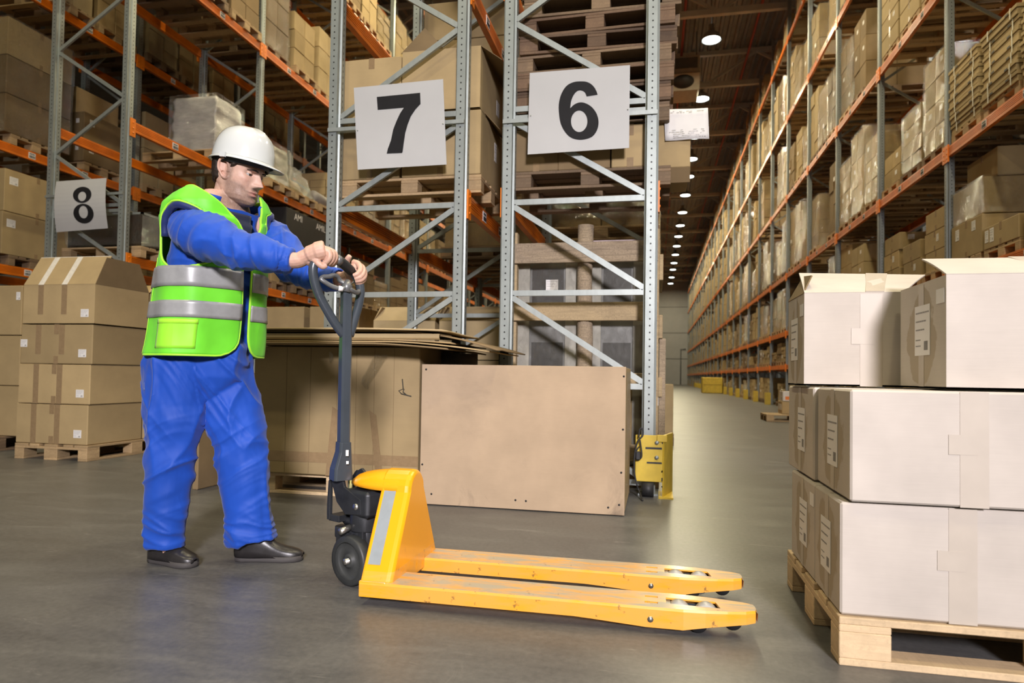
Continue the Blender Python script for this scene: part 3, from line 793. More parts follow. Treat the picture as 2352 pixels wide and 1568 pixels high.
# ---- bay 1, level 2.27: long film wrapped carton over cartons with straps
P(0, 2, 0, mat=WOOD_D); P(0, 2, 1); P(0, 2, 2)
y1 = slot_y(0, 2); z = LV[2]+.146
for q, (dy, hh) in enumerate(((-.02, .46),)):
    carton((XR0+.55, y1+dy, z), 1.1, .84, hh, 'big kraft carton with two labels under the film wrapped long carton', mat=KRAFT, labels=(('l', -.25, .33, .10, .14), ('l', .2, .36, .10, .12)))
t = wrapped_load((XR0+.58, y1-.02, z+.465), 1.12, .86, .44, 'film wrapped long carton on top of a big kraft carton, first bay', 1, 1, 1, KRAFT_L, film=FILM)
carton((XR0+.66, y1, z+.92), .95, .8, .36, 'plain kraft carton standing on top of the film wrapped long carton', mat=KRAFT_L)
y2 = slot_y(0, 1)
carton((XR0+.52, y2, z), 1.05, .78, .26, 'low kraft carton with two white straps, first bay, second beams', mat=KRAFT, labels=(('l', -.2, .15, .09, .16), ('l', -.32, .15, .08, .14)))
carton((XR0+.52, slot_y(0, 0), z), 1.05, .78, .33, 'low kraft carton with a torn label, first bay, second beams', mat=KRAFT, labels=(('l', .1, .2, .10, .16),))
# ---- bay 2, level 3.97: wrapped towers
for s, h, mt in ((0, 1.35, KRAFT_L), (1, .92, KRAFT_L), (2, .55, KRAFT)):
    P(1, 3, s, mat=WOOD_D if s < 2 else WOOD)
    wrapped_load((XR0+.56, slot_y(1, s), LV[3]+.146), 1.05, .76, h, 'film wrapped carton tower on the third beams, second bay, '+SLOTN[s], 2, 2, 4 if h > .8 else 2, mt, film=FILM if s < 2 else False)
# ---- bay 2, level 2.27: small cartons, one with open flaps
for s in (0, 1, 2): P(1, 2, s)
for s in (0, 1, 2):
    for q in range(3 if s != 1 else 2):
        for i in range(2):
            carton((XR0+.3+.56*i, slot_y(1, s)+(.02 if q % 2 else -.02), LV[2]+.146+.282*q), .54, .70, .28, 'small kraft carton, %s row, %s layer up, second bay, second beams, %s' % (('aisle', 'inner')[i], ORD[q], SLOTN[s]), mat=KRAFT, labels=(('l', .1, .17, .08, .10),) if (q+s) % 2 else (('f', -.1, .2, .1, .08),), group='small cartons in the second bay')
# ---- bays 1-2, level 6.29
for kk in (0, 1):
    for s in (0, 1, 2):
        P(kk, 4, s)
        for q in range(4 if s else 3):
            for i in range(2):
                carton((XR0+.28+.58*i, slot_y(kk, s), LV[4]+.146+.30*q), .57, .80, .295, 'wide kraft carton, %s row, %s layer up, %s bay, fourth beams, %s' % (('aisle', 'inner')[i], ORD[q], ORD[kk], SLOTN[s]), mat=KRAFT_L, labels=(('f', -.15, .2, .12, .07),) if q % 2 == 0 else (('l', .2, .2, .09, .07),), group='wide cartons on the fourth beams')
# small pallet with goods standing out in the aisle
pa = pallet((2.35+.45, 14.6, 0), pi/2, 'small yellow pallet standing in the aisle before the long rack', True, WOOD)
carton((2.85, 14.7, .146), .62, .45, .26, 'carton with a white and orange print on the pallet in the aisle', mat=KRAFT, labels=(('l', 0, .14, .36, .12),))
carton((2.78, 14.66, .41), .45, .38, .20, 'white carton with an orange stripe on the pallet in the aisle', mat=WHITECARD, labels=(('f', 0, .06, .36, .07, ORANGE_B, False),))
# yellow upright protectors at the feet of the long rack
PROT = cached('prot', lambda: MB().box2((-.07, -.09, 0), (.0, .09, .40)).box2((-.07, -.09, 0), (.10, -.08, .40)).box2((-.07, .08, 0), (.10, .09, .40)).mesh('post_protector', None))
for k in range(2, 22):
    tag(link('post_protector', setmat(PROT, YELLOW, 0), None, (3.70, YSR[k], 0)), 'yellow protector at the foot of a long rack post, %s from the front' % ORD[k-2], 'protector', 'yellow post protectors')
tag(obj('yellow_crate', MB().cbox((3.2, 40, .45), (1.1, 1.2, .9), .03).box2((2.7, 39.38, .5), (3.7, 39.42, .56)), YELLOW), 'yellow crate far down the aisle before the long rack', 'crate')
# ------------------------------------------------------------------ goods in racks 8 and 9, 7 and 6 (beyond the first bays)
lr = random.Random(11)
def left_row(rackname, xa, xb, ys, levs, bays, skip, face, film_p=.5, single_from=2, hmul=.8):
    for k in bays:
        L = ys[k+1]-ys[k]-.1; n = 3 if L > 2.4 else 2
        for li in levs:
            z = LV[li]
            nxt = LV[li+1]-LV[li]-.35 if li+1 < len(LV) else 1.5
            for s in range(n):
                if (k, li, s) in skip or (k, li, None) in skip or lr.random() < .08: continue
                y = ys[k]+.05+L*(s+.5)/n; x = (xa+xb)/2+lr.uniform(-.05, .05)
                w, d = lr.uniform(1.05, 1.18), lr.uniform(.7, .8); h = min(nxt, 1.8)*lr.uniform(.5, .95)*hmul
                where = '%s, %s, %s bay, %s' % (LEVN[li], rackname, ORD[k], SLOTN[s])
                pallet((x, y, z), pi/2, 'wooden pallet on '+where, k < single_from, lr.choice((WOOD, WOOD_D, WOOD)), 'pallets in '+rackname)
                film = lr.random() < film_p; mat = lr.choice((KRAFT, KRAFT_D, KRAFT, KRAFT_L))
                if k < single_from:
                    nx, ny, nz = lr.choice(((2, 2, 3), (3, 2, 3), (2, 1, 2), (2, 2, 2)))
                    wrapped_load((x, y, z+.146), w, d, h, ('film-wrapped' if film else 'bare')+' carton load on '+where, nx, ny, nz, mat, 'loads in '+rackname, None if film else False, lr)
                else: mid_load(x, y, z+.146, w, d, h, ('film-wrapped' if film else 'bare')+' carton load on '+where, film, mat, lr, 'loads in '+rackname)
left_row('rack eight', -7.6, -6.515, YS8, (2, 3, 4, 5), range(0, 5), {(0, 3, None), (0, 2, None), (1, 3, None), (1, 2, 1), (1, 2, 2)}, 1)
left_row('rack eight', -7.6, -6.515, YS8, (0,), range(1, 5), set(), 1)
left_row('the rack behind eight', -9.98, -8.9, YS9, (2, 3, 4), range(1, 4), {(1, 3, None), (1, 2, None), (0, 3, None), (1, 4, 0)}, 1)
left_row('rack seven', -2.587, -1.504, YS7, (2, 3, 4), range(0, 4), {(0, 2, None), (0, 3, None), (1, 2, 0)}, 1)
left_row('rack six', -1.123, -.04, YS6, (2, 3, 4), range(0, 4), {(0, 2, None), (0, 3, None)}, 1)
left_row('rack six', -1.123, -.04, YS6, (0,), range(2, 4), set(), 1)
# ------------------------------------------------------------------ yellow hand pallet truck
def worn_paint(name, col, wear_col):
    m, nt, b = nodemat(name)
    f = noise_tex(nt, mapping(nt, (2.2, 9, 9)), 2.0, 7, .68, .4); g = noise_tex(nt, mapping(nt), 22, 5, .7)
    geo = nt.nodes.new('ShaderNodeNewGeometry'); sp = nt.nodes.new('ShaderNodeSeparateXYZ'); nt.links.new(geo.outputs['True Normal'], sp.inputs[0])
    t = nt.nodes.new('ShaderNodeTexCoord'); so = nt.nodes.new('ShaderNodeSeparateXYZ'); nt.links.new(t.outputs['Object'], so.inputs[0])
    def M(op, a, bb):
        n = N(nt, 'ShaderNodeMath', operation=op)
        for i, q in enumerate((a, bb)):
            if hasattr(q, 'links'): nt.links.new(q, n.inputs[i])
            else: n.inputs[i].default_value = q
        n.use_clamp = True; return n.outputs[0]
    low = M('LESS_THAN', so.outputs['Z'], .12)
    up = M('MULTIPLY', M('GREATER_THAN', sp.outputs['Z'], .5), low)
    w1 = M('MULTIPLY', ramp(nt, f, [(.33, (0, 0, 0)), (.55, (.95, .95, .95))]), M('ADD', M('MULTIPLY', up, .85), .22))
    w1 = M('MULTIPLY', w1, low)
    chips = M('MULTIPLY', ramp(nt, g, [(.635, (0, 0, 0)), (.675, (1, 1, 1))]), .7)
    c = mixc(nt, w1, col, (.38, .345, .27)); c = mixc(nt, M('MULTIPLY', chips, M('ADD', low, .12)), c, wear_col)
    nt.links.new(c, b.inputs['Base Color'])
    r = N(nt, 'ShaderNodeMapRange'); r.inputs[3].default_value = .26; r.inputs[4].default_value = .6; nt.links.new(w1, r.inputs[0])
    nt.links.new(r.outputs[0], b.inputs['Roughness']); b.inputs['Coat Weight'].default_value = .25; b.inputs['Coat Roughness'].default_value = .15
    return m
JY = worn_paint('worn_yellow_paint', (.90, .385, .008), (.10, .07, .035))
JGREY = plain('dark_blue_grey_paint', (.045, .055, .066), .30, 0, .12, 8, 0, .3)
JBLK = plain('dark_pump_casting', (.024, .026, .029), .42, .1, .3, 14, .1)
JLEV = plain('grey_cast_lever', (.16, .165, .165), .38, .4, .15, 12)
STEEL = plain('bare_steel', (.55, .53, .48), .3, .9, .1, 20)
BRASS = plain('yellowed_spring_steel', (.42, .40, .20), .35, .8, .1, 20)
NYLON = plain('grey_nylon_roller', (.40, .40, .40), .35, 0, .15, 12)
REFL = plain('grey_reflective_tape', (.36, .40, .42), .32, .3, .05, 30)
TYRE = plain('dark_wheel_rubber', (.030, .032, .031), .5, 0, .25, 15)
HUBM = plain('grey_hub', (.06, .063, .06), .5, .3, .2, 12)
BX, BY = -.40, 2.56
jack = thing('pallet_truck', 'yellow hand pallet truck with dark grey handle standing on the floor', 'pallet truck', (BX, BY, 0))
def J(x, y, z=0): return Vector((x-BX, y-BY, z))
def fork(sy):
    c = sy*.1825; o = link('fork', None, jack, (0, c, 0))
    T = .085; hw = .078; x0, x1, tip = -1.05-BX, .10-BX, .337-BX
    outline = [(x0, -hw), (x1, -hw)]+[(x1+(tip-x1)*t, -hw+.040*t**1.6) for t in (.3, .6, .85)]
    outline += [(tip-.004, -.030), (tip, -.012), (tip, .012), (tip-.004, .030)]+[(x1+(tip-x1)*t, hw-.040*t**1.6) for t in (.85, .6, .3)]+[(x1, hw), (x0, hw)]
    def rect(a, b, c2, d): return [(a, c2), (b, c2), (b, d), (a, d)]
    cx0, cx1 = .045-BX, .222-BX
    holes = [[(cx0, -.030), (cx1, -.036), (cx1-.012, .026), (cx0, .030)], rect(-.026-BX, .018-BX, -.040, -.024), rect(-.026-BX, .018-BX, .020, .036)]
    bm = bmesh.new(); edges = []
    for loop in [outline]+holes:
        vs = [bm.verts.new((p[0], p[1], T)) for p in loop]
        edges += [bm.edges.new((vs[i], vs[(i+1) % len(vs)])) for i in range(len(vs))]
    bmesh.ops.triangle_fill(bm, use_beauty=True, use_dissolve=False, edges=edges)
    me = bpy.data.meshes.new('top_plate'); bm.to_mesh(me); bm.free(); me.materials.append(JY)
    p = link('top_plate', me, o); s = p.modifiers.new('solid', 'SOLIDIFY'); s.thickness = .006; s.offset = -1 if True else 1
    for f in me.polygons:
        if f.normal.z < 0: f.flip()
    # side skirts with the deeper belly under the rollers
    def zb(x):   # lower edge of the skirt
        X = x+BX
        if X < -.25: return .032
        if X < -.02: return .032-.014*(X+.25)/.23
        if X < .15: return .018
        if X < .175: return .018+.014*(X-.15)/.025
        return .032+.014*(X-.175)/.16
    for side in (-1, 1):
        rows = [[], [], []]
        pts = [q for q in outline if (q[1]*side > 0)]
        pts.sort(); more = []
        for i in range(len(pts)-1):
            n = max(1, int((pts[i+1][0]-pts[i][0])/.06))
            for k in range(n): more.append((pts[i][0]+(pts[i+1][0]-pts[i][0])*k/n, pts[i][1]+(pts[i+1][1]-pts[i][1])*k/n))
        more.append(pts[-1])
        for x, y in more:
            rows[0].append((x, y, T)); rows[1].append((x, y+side*.004, T-.008)); rows[2].append((x, y+side*.004, zb(x)))
        mb = MB(); mb.grid(rows, smooth=False); q = obj('side_plate', mb, JY, o); s = q.modifiers.new('solid', 'SOLIDIFY'); s.thickness = .006; s.offset = 1 if side < 0 else -1
    mb = MB(); ys = [-.030, -.012, .012, .030]; mb.grid([[(tip-(.004 if abs(y) > .02 else 0), y, T) for y in ys], [(tip+.004, y, T-.01) for y in ys], [(tip+.002, y, .048) for y in ys]], smooth=False)
    obj('nose_plate', mb, JY, o)
    for xr in (.088, .178):
        mb = MB(); M = Matrix.Translation((xr-BX, 0, .048)) @ Matrix.Rotation(pi/2, 4, 'X')
        mb.grid([[(r*cos(2*pi*k/24), r*sin(2*pi*k/24), z) for k in range(24)] for r, z in ((.010, -.026), (.034, -.028), (.0395, -.020), (.0395, .020), (.034, .028), (.010, .026))], True, M)
        obj('load_roller', mb, NYLON, o)
    obj('roller_frame', MB().box2((.05-BX, -.040, .035), (.215-BX, -.033, .07)).box2((.05-BX, .033, .035), (.215-BX, .040, .07)).box2((.04-BX, -.04, .05), (.06-BX, .04, .078)), JGREY, o)
    for xr, zr in ((.150, .032), (.262, .043)):
        mb = MB(); M = Matrix.Translation((xr-BX, 0, zr)) @ Matrix.Rotation(pi/2, 4, 'X'); mb.cyl((0, 0, -.05 if xr < .2 else -.028), (0, 0, .05 if xr < .2 else .028), .030, 18, M=M); obj('entry_roller', mb, BLACK, o)
    mb = MB()
    for y in (-hw-.006, hw+.002): mb.cyl((-.006-BX, y-.002, .045), (-.006-BX, y+.006, .045), .010, 8)
    obj('axle_bolt', mb, STEEL, o)
fork(-1); fork(1)
# headstock: tombstone section between x=-1.05 and -.925
def tomb(inset=0, n=10):
    pts = [(-.258+inset, .034+inset), (.258-inset, .034+inset), (.258-inset, .09)]
    top, r = .385, .088-inset
    pts += [(r*cos(pi*k/n), top+r*sin(pi*k/n)*.92) for k in range(n+1)]
    pts += [(-.258+inset, .09)]
    return pts
a, b2 = J(-1.05, 0).x, J(-.928, 0).x
def ringt(x, s, dz=0, inset=0): return [(x, y*s, .034+(z-.034)*s+dz) for y, z in tomb(inset)]
mb = MB(); rows = [ringt(a, 1, 0, .006), ringt(a+.006, 1), ringt(b2-.022, 1), ringt(b2-.008, 1, 0, .004), ringt(b2, 1, 0, .016)]
mb.grid(rows, True, smooth=False); n = len(rows[0]); mb.f.append(tuple(range(n-1, -1, -1))); mb.f.append(tuple(range(4*n, 5*n))); mb.sm += [False, False]
o = obj('headstock', mb, JY, jack); bevel(o, .006, 2, 35)
# hood reaching back over the pump
rows = []
for t in [k/10 for k in range(11)]:
    x = J(-.93-.275*t, 0).x; r = .088*sqrt(max(0, 1-(max(0, t-.30)/.72)**2.2)); zc = .385+.012*t-.004*sin(pi*t)
    if t < .12: r = .088*(.80+.20*t/.12)
    rows.append([(x, r*cos(pi*k/12), zc+r*.92*sin(pi*k/12)*(1-.15*t)+.001) for k in range(13)])
mb = MB(); mb.grid(rows); o = obj('hood', mb, JY, jack); s = o.modifiers.new('solid', 'SOLIDIFY'); s.thickness = .006; s.offset = 1
# reflective strip on the sloping near side
sl0, sl1 = Vector((0, -.258, .09)), Vector((0, -.088, .385))
nrm = Vector((0, -(sl1.z-sl0.z), (sl1.y-sl0.y))).normalized()
def onslope(x, t, off=.0015): p = sl0.lerp(sl1, t)+nrm*off; return (J(x, 0).x, p.y, p.z)
mb = MB(); mb.add([onslope(-1.033, .17), onslope(-.985, .17), onslope(-.985, 1.02), onslope(-1.033, 1.02)], [(0, 1, 2, 3)]); o = obj('reflective_strip', mb, REFL, jack)
s = o.modifiers.new('solid', 'SOLIDIFY'); s.thickness = .002
mb = MB(); mb.box2((a-.004, -.262, .03), (a+.10, .262, .088)); o = obj('cross_base', mb, JY, jack); bevel(o, .004)
# steered unit: wheels, pump and handle, turned about the king pin
KP = J(-1.15, 2.56); TH = radians(-24)
RS = Matrix.Translation((KP.x, KP.y, 0)) @ Matrix.Rotation(TH, 4, 'Z')
def wheel(y):
    w = link('steer_wheel', None, jack); w.matrix_local = RS @ Matrix.Translation((-.005, y, .099)) @ Matrix.Rotation(pi/2, 4, 'X')
    prof = [(.074, -.026), (.092, -.027), (.099, -.020), (.099, .020), (.092, .027), (.074, .026)]
    mb = MB(); mb.grid([[(r*cos(2*pi*k/36), r*sin(2*pi*k/36), z) for k in range(36)] for r, z in prof], True); obj('tyre', mb, TYRE, w)
    prof = [(.0, .012), (.014, .022), (.026, .022), (.028, .010), (.070, .008), (.076, .024), (.076, -.024), (.070, -.008), (.028, -.010), (.026, -.022), (.0, -.022)]
    mb = MB(); mb.grid([[(r*cos(2*pi*k/36), r*sin(2*pi*k/36), z) for k in range(36)] for r, z in prof], True); obj('hub', mb, HUBM, w)
wheel(-.062); wheel(.062)
mb = MB(); mb.cyl((-.005, -.10, .099), (-.005, .10, .099), .012, 12, M=RS); obj('axle', mb, STEEL, jack)
mb = MB()
mb.cyl((0, 0, .145), (0, 0, .215), .052, 20, M=RS); mb.cyl((0, 0, .21), (0, 0, .30), .062, 20, M=RS)
mb.cbox((.01, 0, .325), (.15, .135, .105), .012, M=RS); mb.cbox((-.085, .01, .235), (.10, .07, .05), .02, M=RS)
mb.cyl((-.105, -.02, .17), (-.105, -.02, .215), .038, 16, M=RS)
mb.prism([(-.055, .10), (.045, .10), (.04, .22), (-.05, .215)], -.05, .05, 'y', M=RS)
o = obj('pump_body', mb, JBLK, jack); bevel(o, .004)
mb = MB()
for sgn in (-1, 1):
    mb.prism([(-.045, .275), (-.10, .32), (-.135, .40), (-.125, .43), (-.095, .445), (-.068, .425), (-.055, .385), (.045, .345), (.05, .285)], sgn*.062-.007, sgn*.062+.007, 'y', M=RS)
    mb.prism([(-.125, .435), (-.155, .40), (-.162, .30), (-.160, .24), (-.142, .24), (-.142, .39)], sgn*.060-.008, sgn*.060+.008, 'y', M=RS)
mb.box2((-.155, -.062, .235), (-.09, .062, .262), M=RS)
o = obj('pump_cradle', mb, JBLK, jack); bevel(o, .003)
mb = MB()
pts = [(-.098+.021*cos(2*pi*k/10), -.0+.021*sin(2*pi*k/10), .262+.10*k/60) for k in range(61)]
mb.tube(pts, .0042, 6, M=RS); obj('spring', mb, BRASS, jack)
mb = MB(); mb.cyl((-.098, 0, .25), (-.098, 0, .40), .010, 10, M=RS); obj('piston_rod', mb, BRASS, jack)
mb = MB(); mb.cyl((-.03, -.105, .215), (-.03, -.05, .225), .013, 12, M=RS); obj('release_pin', mb, STEEL, jack)
mb = MB()
for p in ((.02, -.075, .315), (-.112, -.075, .415), (-.05, -.058, .14)): mb.cyl(p, (p[0], p[1]+.02, p[2]), .013, 10, M=RS)
obj('pivot_bolt', mb, STEEL, jack)
mb = MB(); mb.prism([(-.11, .13), (.0, .13), (.0, .17), (-.02, .20), (-.09, .20), (-.11, .185)], -.058, -.046, 'y', M=RS); mb.prism([(-.11, .13), (.0, .13), (.0, .17), (-.02, .20), (-.09, .20), (-.11, .185)], .046, .058, 'y', M=RS); obj('axle_bracket', mb, JBLK, jack)
# drawbar
HD = 2.735
def hp(x, y, d=HD): return pd(x, y, d)-Vector((BX, BY, 0))
b0, b1, b3 = hp(783, 1092), hp(789, 1020), hp(796, 655)
wd = (CR*.80+_f*.60).normalized(); wd.z = 0; wd.normalize()
ax = (b3-b1).normalized(); dpt = ax.cross(wd).normalized()
def secbar(mb, stations):
    rows = []
    for c, hw, hd in stations:
        k = .008; rows.append([c+wd*u+dpt*v for u, v in ((-hw+k, -hd), (hw-k, -hd), (hw, -hd+k), (hw, hd-k), (hw-k, hd), (-hw+k, hd), (-hw, hd-k), (-hw, -hd+k))])
    mb.grid(rows, True, smooth=False); n = len(mb.v); mb.f.append(tuple(range(n-8, n))); mb.sm.append(False); return mb
o = obj('drawbar', secbar(MB(), [(b1.lerp(b3, -.06), .021, .025), (b1.lerp(b3, .5), .021, .025), (b3, .019, .023)]), JGREY, jack)
o = obj('drawbar_socket', secbar(MB(), [(b0+ax*-.015, .040, .036), (b0+ax*.03, .038, .034), (b1+ax*-.03, .027, .030), (b1+ax*.01, .025, .029)]), JGREY, jack); bevel(o, .002)
for (x, y, w, h) in ((797, 1040, .011, .024), (797.5, 1062, .010, .012)):
    q = hp(x+.5, y, HD-.038); mb = MB(); mb.add([q+CR*(sx*w/2)+ax*(sz*h/2) for sx, sz in ((-1, -1), (1, -1), (1, 1), (-1, 1))], [(0, 1, 2, 3)]); o = obj('sticker', mb, PAPER, jack); s = o.modifiers.new('solid', 'SOLIDIFY'); s.thickness = .002; s.offset = 0
loop = [(792, 772, 2.735), (776, 752, 2.715), (757, 722, 2.69), (734, 680, 2.66), (722, 645, 2.645), (719, 618, 2.64), (725, 601, 2.645), (741, 593, 2.655), (758, 592, 2.68), (773, 595, 2.705), (787, 604, 2.74), (799, 615, 2.78), (809, 626, 2.82), (819, 638, 2.84), (826, 654, 2.835), (828, 672, 2.825), (824, 698, 2.805), (815, 730, 2.78), (803, 770, 2.745)]
obj('handle_loop', MB().tube(spline([hp(*q) for q in loop], 4), .0185, 12), JGREY, jack)
grip = [(775, 596, 2.708), (787, 604, 2.74), (799, 615, 2.78), (806, 622, 2.81)]
obj('rubber_grip', MB().tube(spline([hp(*q) for q in grip], 3), .0205, 12), BLACK, jack)
obj('worn_patch', MB().tube([hp(*q) for q in ((771, 595, 2.70), (776, 597, 2.71), (780, 599, 2.72))], .0212, 12), JLEV, jack)
zl = zoomed(680, 540, 5.227)
def lv(pts, d): return [hp(*zl(q), dd) for q, dd in zip(pts, d)]
obj('release_lever', MB().tube(spline(lv([(590, 630), (520, 640), (430, 612), (350, 565), (300, 528), (330, 500), (400, 495), (450, 480), (500, 500), (535, 550), (600, 585)], [2.70, 2.69, 2.675, 2.66, 2.655, 2.665, 2.68, 2.70, 2.72, 2.73, 2.735]), 4), .0095, 10), JLEV, jack)
obj('release_lever_arm', MB().tube(spline(lv([(590, 625), (650, 650), (700, 680), (735, 690), (752, 670)], [2.71, 2.715, 2.74, 2.77, 2.79]), 4), .0095, 10), JLEV, jack)
obj('lever_hub', MB().tube(lv([(600, 680), (612, 610), (620, 545)], [2.71, 2.715, 2.73]), [.017, .020, .010], 12), JLEV, jack)
obj('lever_sticker', MB().tube(lv([(508, 636), (560, 646)], [2.688, 2.696]), .0110, 10), PAPER, jack)
# ------------------------------------------------------------------ white cartons on the pallet in front
def stained_card(name, col, stain_col):
    m = cardboard(name, col, .03); nt = m.node_tree; b = nt.nodes['Principled BSDF']
    base = b.inputs['Base Color'].links[0].from_socket
    t = nt.nodes.new('ShaderNodeTexCoord'); so = nt.nodes.new('ShaderNodeSeparateXYZ'); nt.links.new(t.outputs['Object'], so.inputs[0])
    geo = nt.nodes.new('ShaderNodeNewGeometry'); vt = nt.nodes.new('ShaderNodeVectorTransform'); vt.vector_type = 'NORMAL'; vt.convert_from = 'WORLD'; vt.convert_to = 'OBJECT'
    nt.links.new(geo.outputs['True Normal'], vt.inputs[0]); sn = nt.nodes.new('ShaderNodeSeparateXYZ'); nt.links.new(vt.outputs[0], sn.inputs[0])
    def M(op, a, bb, clamp=False):
        n = N(nt, 'ShaderNodeMath', operation=op); n.use_clamp = clamp
        for i, q in enumerate((a, bb)):
            if hasattr(q, 'links'): nt.links.new(q, n.inputs[i])
            else: n.inputs[i].default_value = q
        return n.outputs[0]
    side = M('GREATER_THAN', M('ABSOLUTE', sn.outputs['X'], 0), .7)
    nz = noise_tex(nt, mapping(nt), 9, 4)
    yy = M('POWER', M('DIVIDE', so.outputs['Y'], .115), 2); zz = M('POWER', M('DIVIDE', M('SUBTRACT', so.outputs['Z'], .165), .155), 4)
    d = M('ADD', M('ADD', yy, zz), M('MULTIPLY', M('SUBTRACT', nz, .5), 2.6))
    mask = ramp(nt, d, [(.82, (.8, .8, .8)), (.98, (0, 0, 0))])
    nt.links.new(mixc(nt, M('MULTIPLY', mask, side), base, stain_col), b.inputs['Base Color']); return m
BEIGE = stained_card('pale_beige_cardboard', (.56, .505, .44), (.40, .33, .235))
gx, gy = .547, 2.18
fp = thing('wooden_pallet', 'new pale wooden pallet under the stack of pale cartons by the yellow truck', 'pallet', (gx+.6, gy+.4, 0), (0, 0, pi/2))
for n, me, c, a in PIECES: link(n, setmat(me, WOOD_N, 0), fp, c, (0, 0, a*.3))
def flap(parent, hinge_a, hinge_b, free_b, free_a, mat, name='flap', th=.005, sag=.0):
    """a bent flap quad between the hinge edge and the free edge (parent space)"""
    A, B, Cc, D = map(Vector, (hinge_a, hinge_b, free_b, free_a)); rows = []
    for j in range(5):
        v = j/4; rows.append([A.lerp(B, u/6).lerp(D.lerp(Cc, u/6), v)+Vector((0, 0, -sag*sin(pi*v))) for u in range(7)])
    mb = MB(); mb.grid(rows, smooth=False); o = obj(name, mb, mat, parent); s = o.modifiers.new('solid', 'SOLIDIFY'); s.thickness = th; s.offset = 0; return o
def ftape(parent, w, d, h, u, seed=0, tw=.075):
    """tape strip running down the front face"""
    r = random.Random(seed); mb = MB(); mb.box2((u-tw/2, -d/2-.0012, .0), (u+tw/2, -d/2-.0002, h-.004)); mb.box2((u-tw/2-.03, -d/2-.0020, h*.45), (u+tw/2-.03, -d/2-.0012, h*.62)); obj('tape', mb, TAPE_B, parent)
def bigbox(x0, y0, z, w, d, h, label, lab=(0, .17), opened=False, tapes=(.33, .85), rot=0, small=False):
    o = carton((x0+w/2, y0+d/2, z), w, d, h, label, rot, BEIGE, tape=None, opened=opened, group='pale cartons on the front pallet')
    for i, u in enumerate(tapes): ftape(o, w, d, h, -w/2+u, i)
    mb = MB(); mb.box2((-w/2-.0012, -.022, .005), (-w/2-.0002, .022, h-.006)); obj('end_tape', mb, TAPE_B, o)
    if lab:
        L = put_label(o, 'l', w, d, lab[0], lab[1], .125, .165, prints=True, seed=5)
    if small: put_label(o, 'l', w, d, d/2-.04, h-.06, .06, .045, prints=False)
    return o
zb = [.147, .4885, .829]
bigbox(.552, 2.52, zb[0], 1.14, .40, .338, 'pale carton at the bottom of the front stack, behind', (0.02, .17), small=True)
bigbox(.552, 2.19, zb[0], 1.14, .325, .338, 'pale carton at the bottom of the front stack, resting on the pallet nearest the camera', (-.01, .17))
bigbox(.560, 2.585, zb[1], 1.14, .45, .337, 'pale carton in the middle of the front stack, behind', (.03, .17))
bigbox(.574, 2.17, zb[1], 1.14, .41, .337, 'pale carton in the middle of the front stack, nearest the camera', (0, .165))
o = bigbox(.545, 2.67, zb[2], .95, .30, .345, 'open pale carton on the front stack, its flap raised, standing further back', (-.02, .18), True, (.23,), small=True)
w, d, h = .95, .30, .345
fl, frr = pd(1835, 628, 2.80)-o.location, pd(2125, 632, 2.78)-o.location
f = flap(o, (-w/2, -d/2, h), (fl.x+.30, -d/2, h), frr, fl, BEIGE, sag=-.004)
flap(o, (-w/2, -d/2+.02, h), (-w/2, d/2, h), (-w/2+.05, d/2-.04, h+.10), (-w/2+.04, -d/2+.06, h+.075), KRAFT_D, 'side_flap')
ha, hb_ = Vector((-w/2, -d/2, h)), Vector((fl.x+.30, -d/2, h)); T3 = Vector((0, 0, .004))
mb = MB(); mb.add([ha.lerp(hb_, .62)+T3, ha.lerp(hb_, .80)+T3, fl.lerp(frr, .70)+T3, fl.lerp(frr, .53)+T3], [(0, 1, 2, 3)]); q = obj('flap_tape', mb, TAPE_B, o); s = q.modifiers.new('solid', 'SOLIDIFY'); s.thickness = .004; s.offset = 0
o = bigbox(.862, 2.25, zb[2], .95, .385, .347, 'open pale carton on the front stack, its flap raised, nearest the camera', (.01, .19), True, (.30,), small=True)
w, d, h = .95, .385, .347
fl, frr = pd(2117, 596, 2.27)-o.location, pd(2600, 590, 2.02)-o.location
flap(o, (-w/2, -d/2, h), (w/2, -d/2, h), (w/2, frr.y, frr.z), fl, BEIGE, sag=-.004)
ha, hb_ = Vector((-w/2, -d/2, h)), Vector((w/2, -d/2, h)); fr2 = Vector((w/2, frr.y, frr.z)); T3 = Vector((0, 0, .004))
mb = MB(); mb.add([ha.lerp(hb_, .30)+T3, ha.lerp(hb_, .37)+T3, fl.lerp(fr2, .33)+T3, fl.lerp(fr2, .26)+T3], [(0, 1, 2, 3)]); q = obj('flap_tape', mb, TAPE_B, o); s = q.modifiers.new('solid', 'SOLIDIFY'); s.thickness = .004; s.offset = 0

# ------------------------------------------------------------------ large carton with flattened boxes on top, and the boarded box beside it
gp_ = pallet((-2.13, 4.64, 0), pi/2, 'wooden pallet under the large carton behind the worker', True, WOOD_N)
o = carton((-2.135, 4.61, .146), 1.22, .82, .88, 'large kraft carton behind the worker, holding flattened boxes on top', mat=KRAFT, tape=None)
w, d, h = 1.22, .82, .88
mb = MB(); mb.box2((-w/2, -d/2-.0015, .085), (w/2, -d/2-.0002, .155)); obj('tape', mb, TAPE, o)
for u, z0, z1, tl in ((.31, .16, .42, .05), (-.05, .1, .44, -.04)):
    mb = MB(); mb.add([(u, -d/2-.0022, z0-.1), (u+.05, -d/2-.0022, z0-.1), (u+.05-tl, -d/2-.0022, z1), (u-tl, -d/2-.0022, z1+.03)], [(0, 1, 2, 3)]); q = obj('tape', mb, TAPE, o); s = q.modifiers.new('solid', 'SOLIDIFY'); s.thickness = .001
mb = MB(); pts = [py(x, y, 4.197)-o.location for x, y in ((924, 870), (926, 893), (916, 897), (922, 904), (945, 910), (933, 906), (926, 900), (928, 893))]
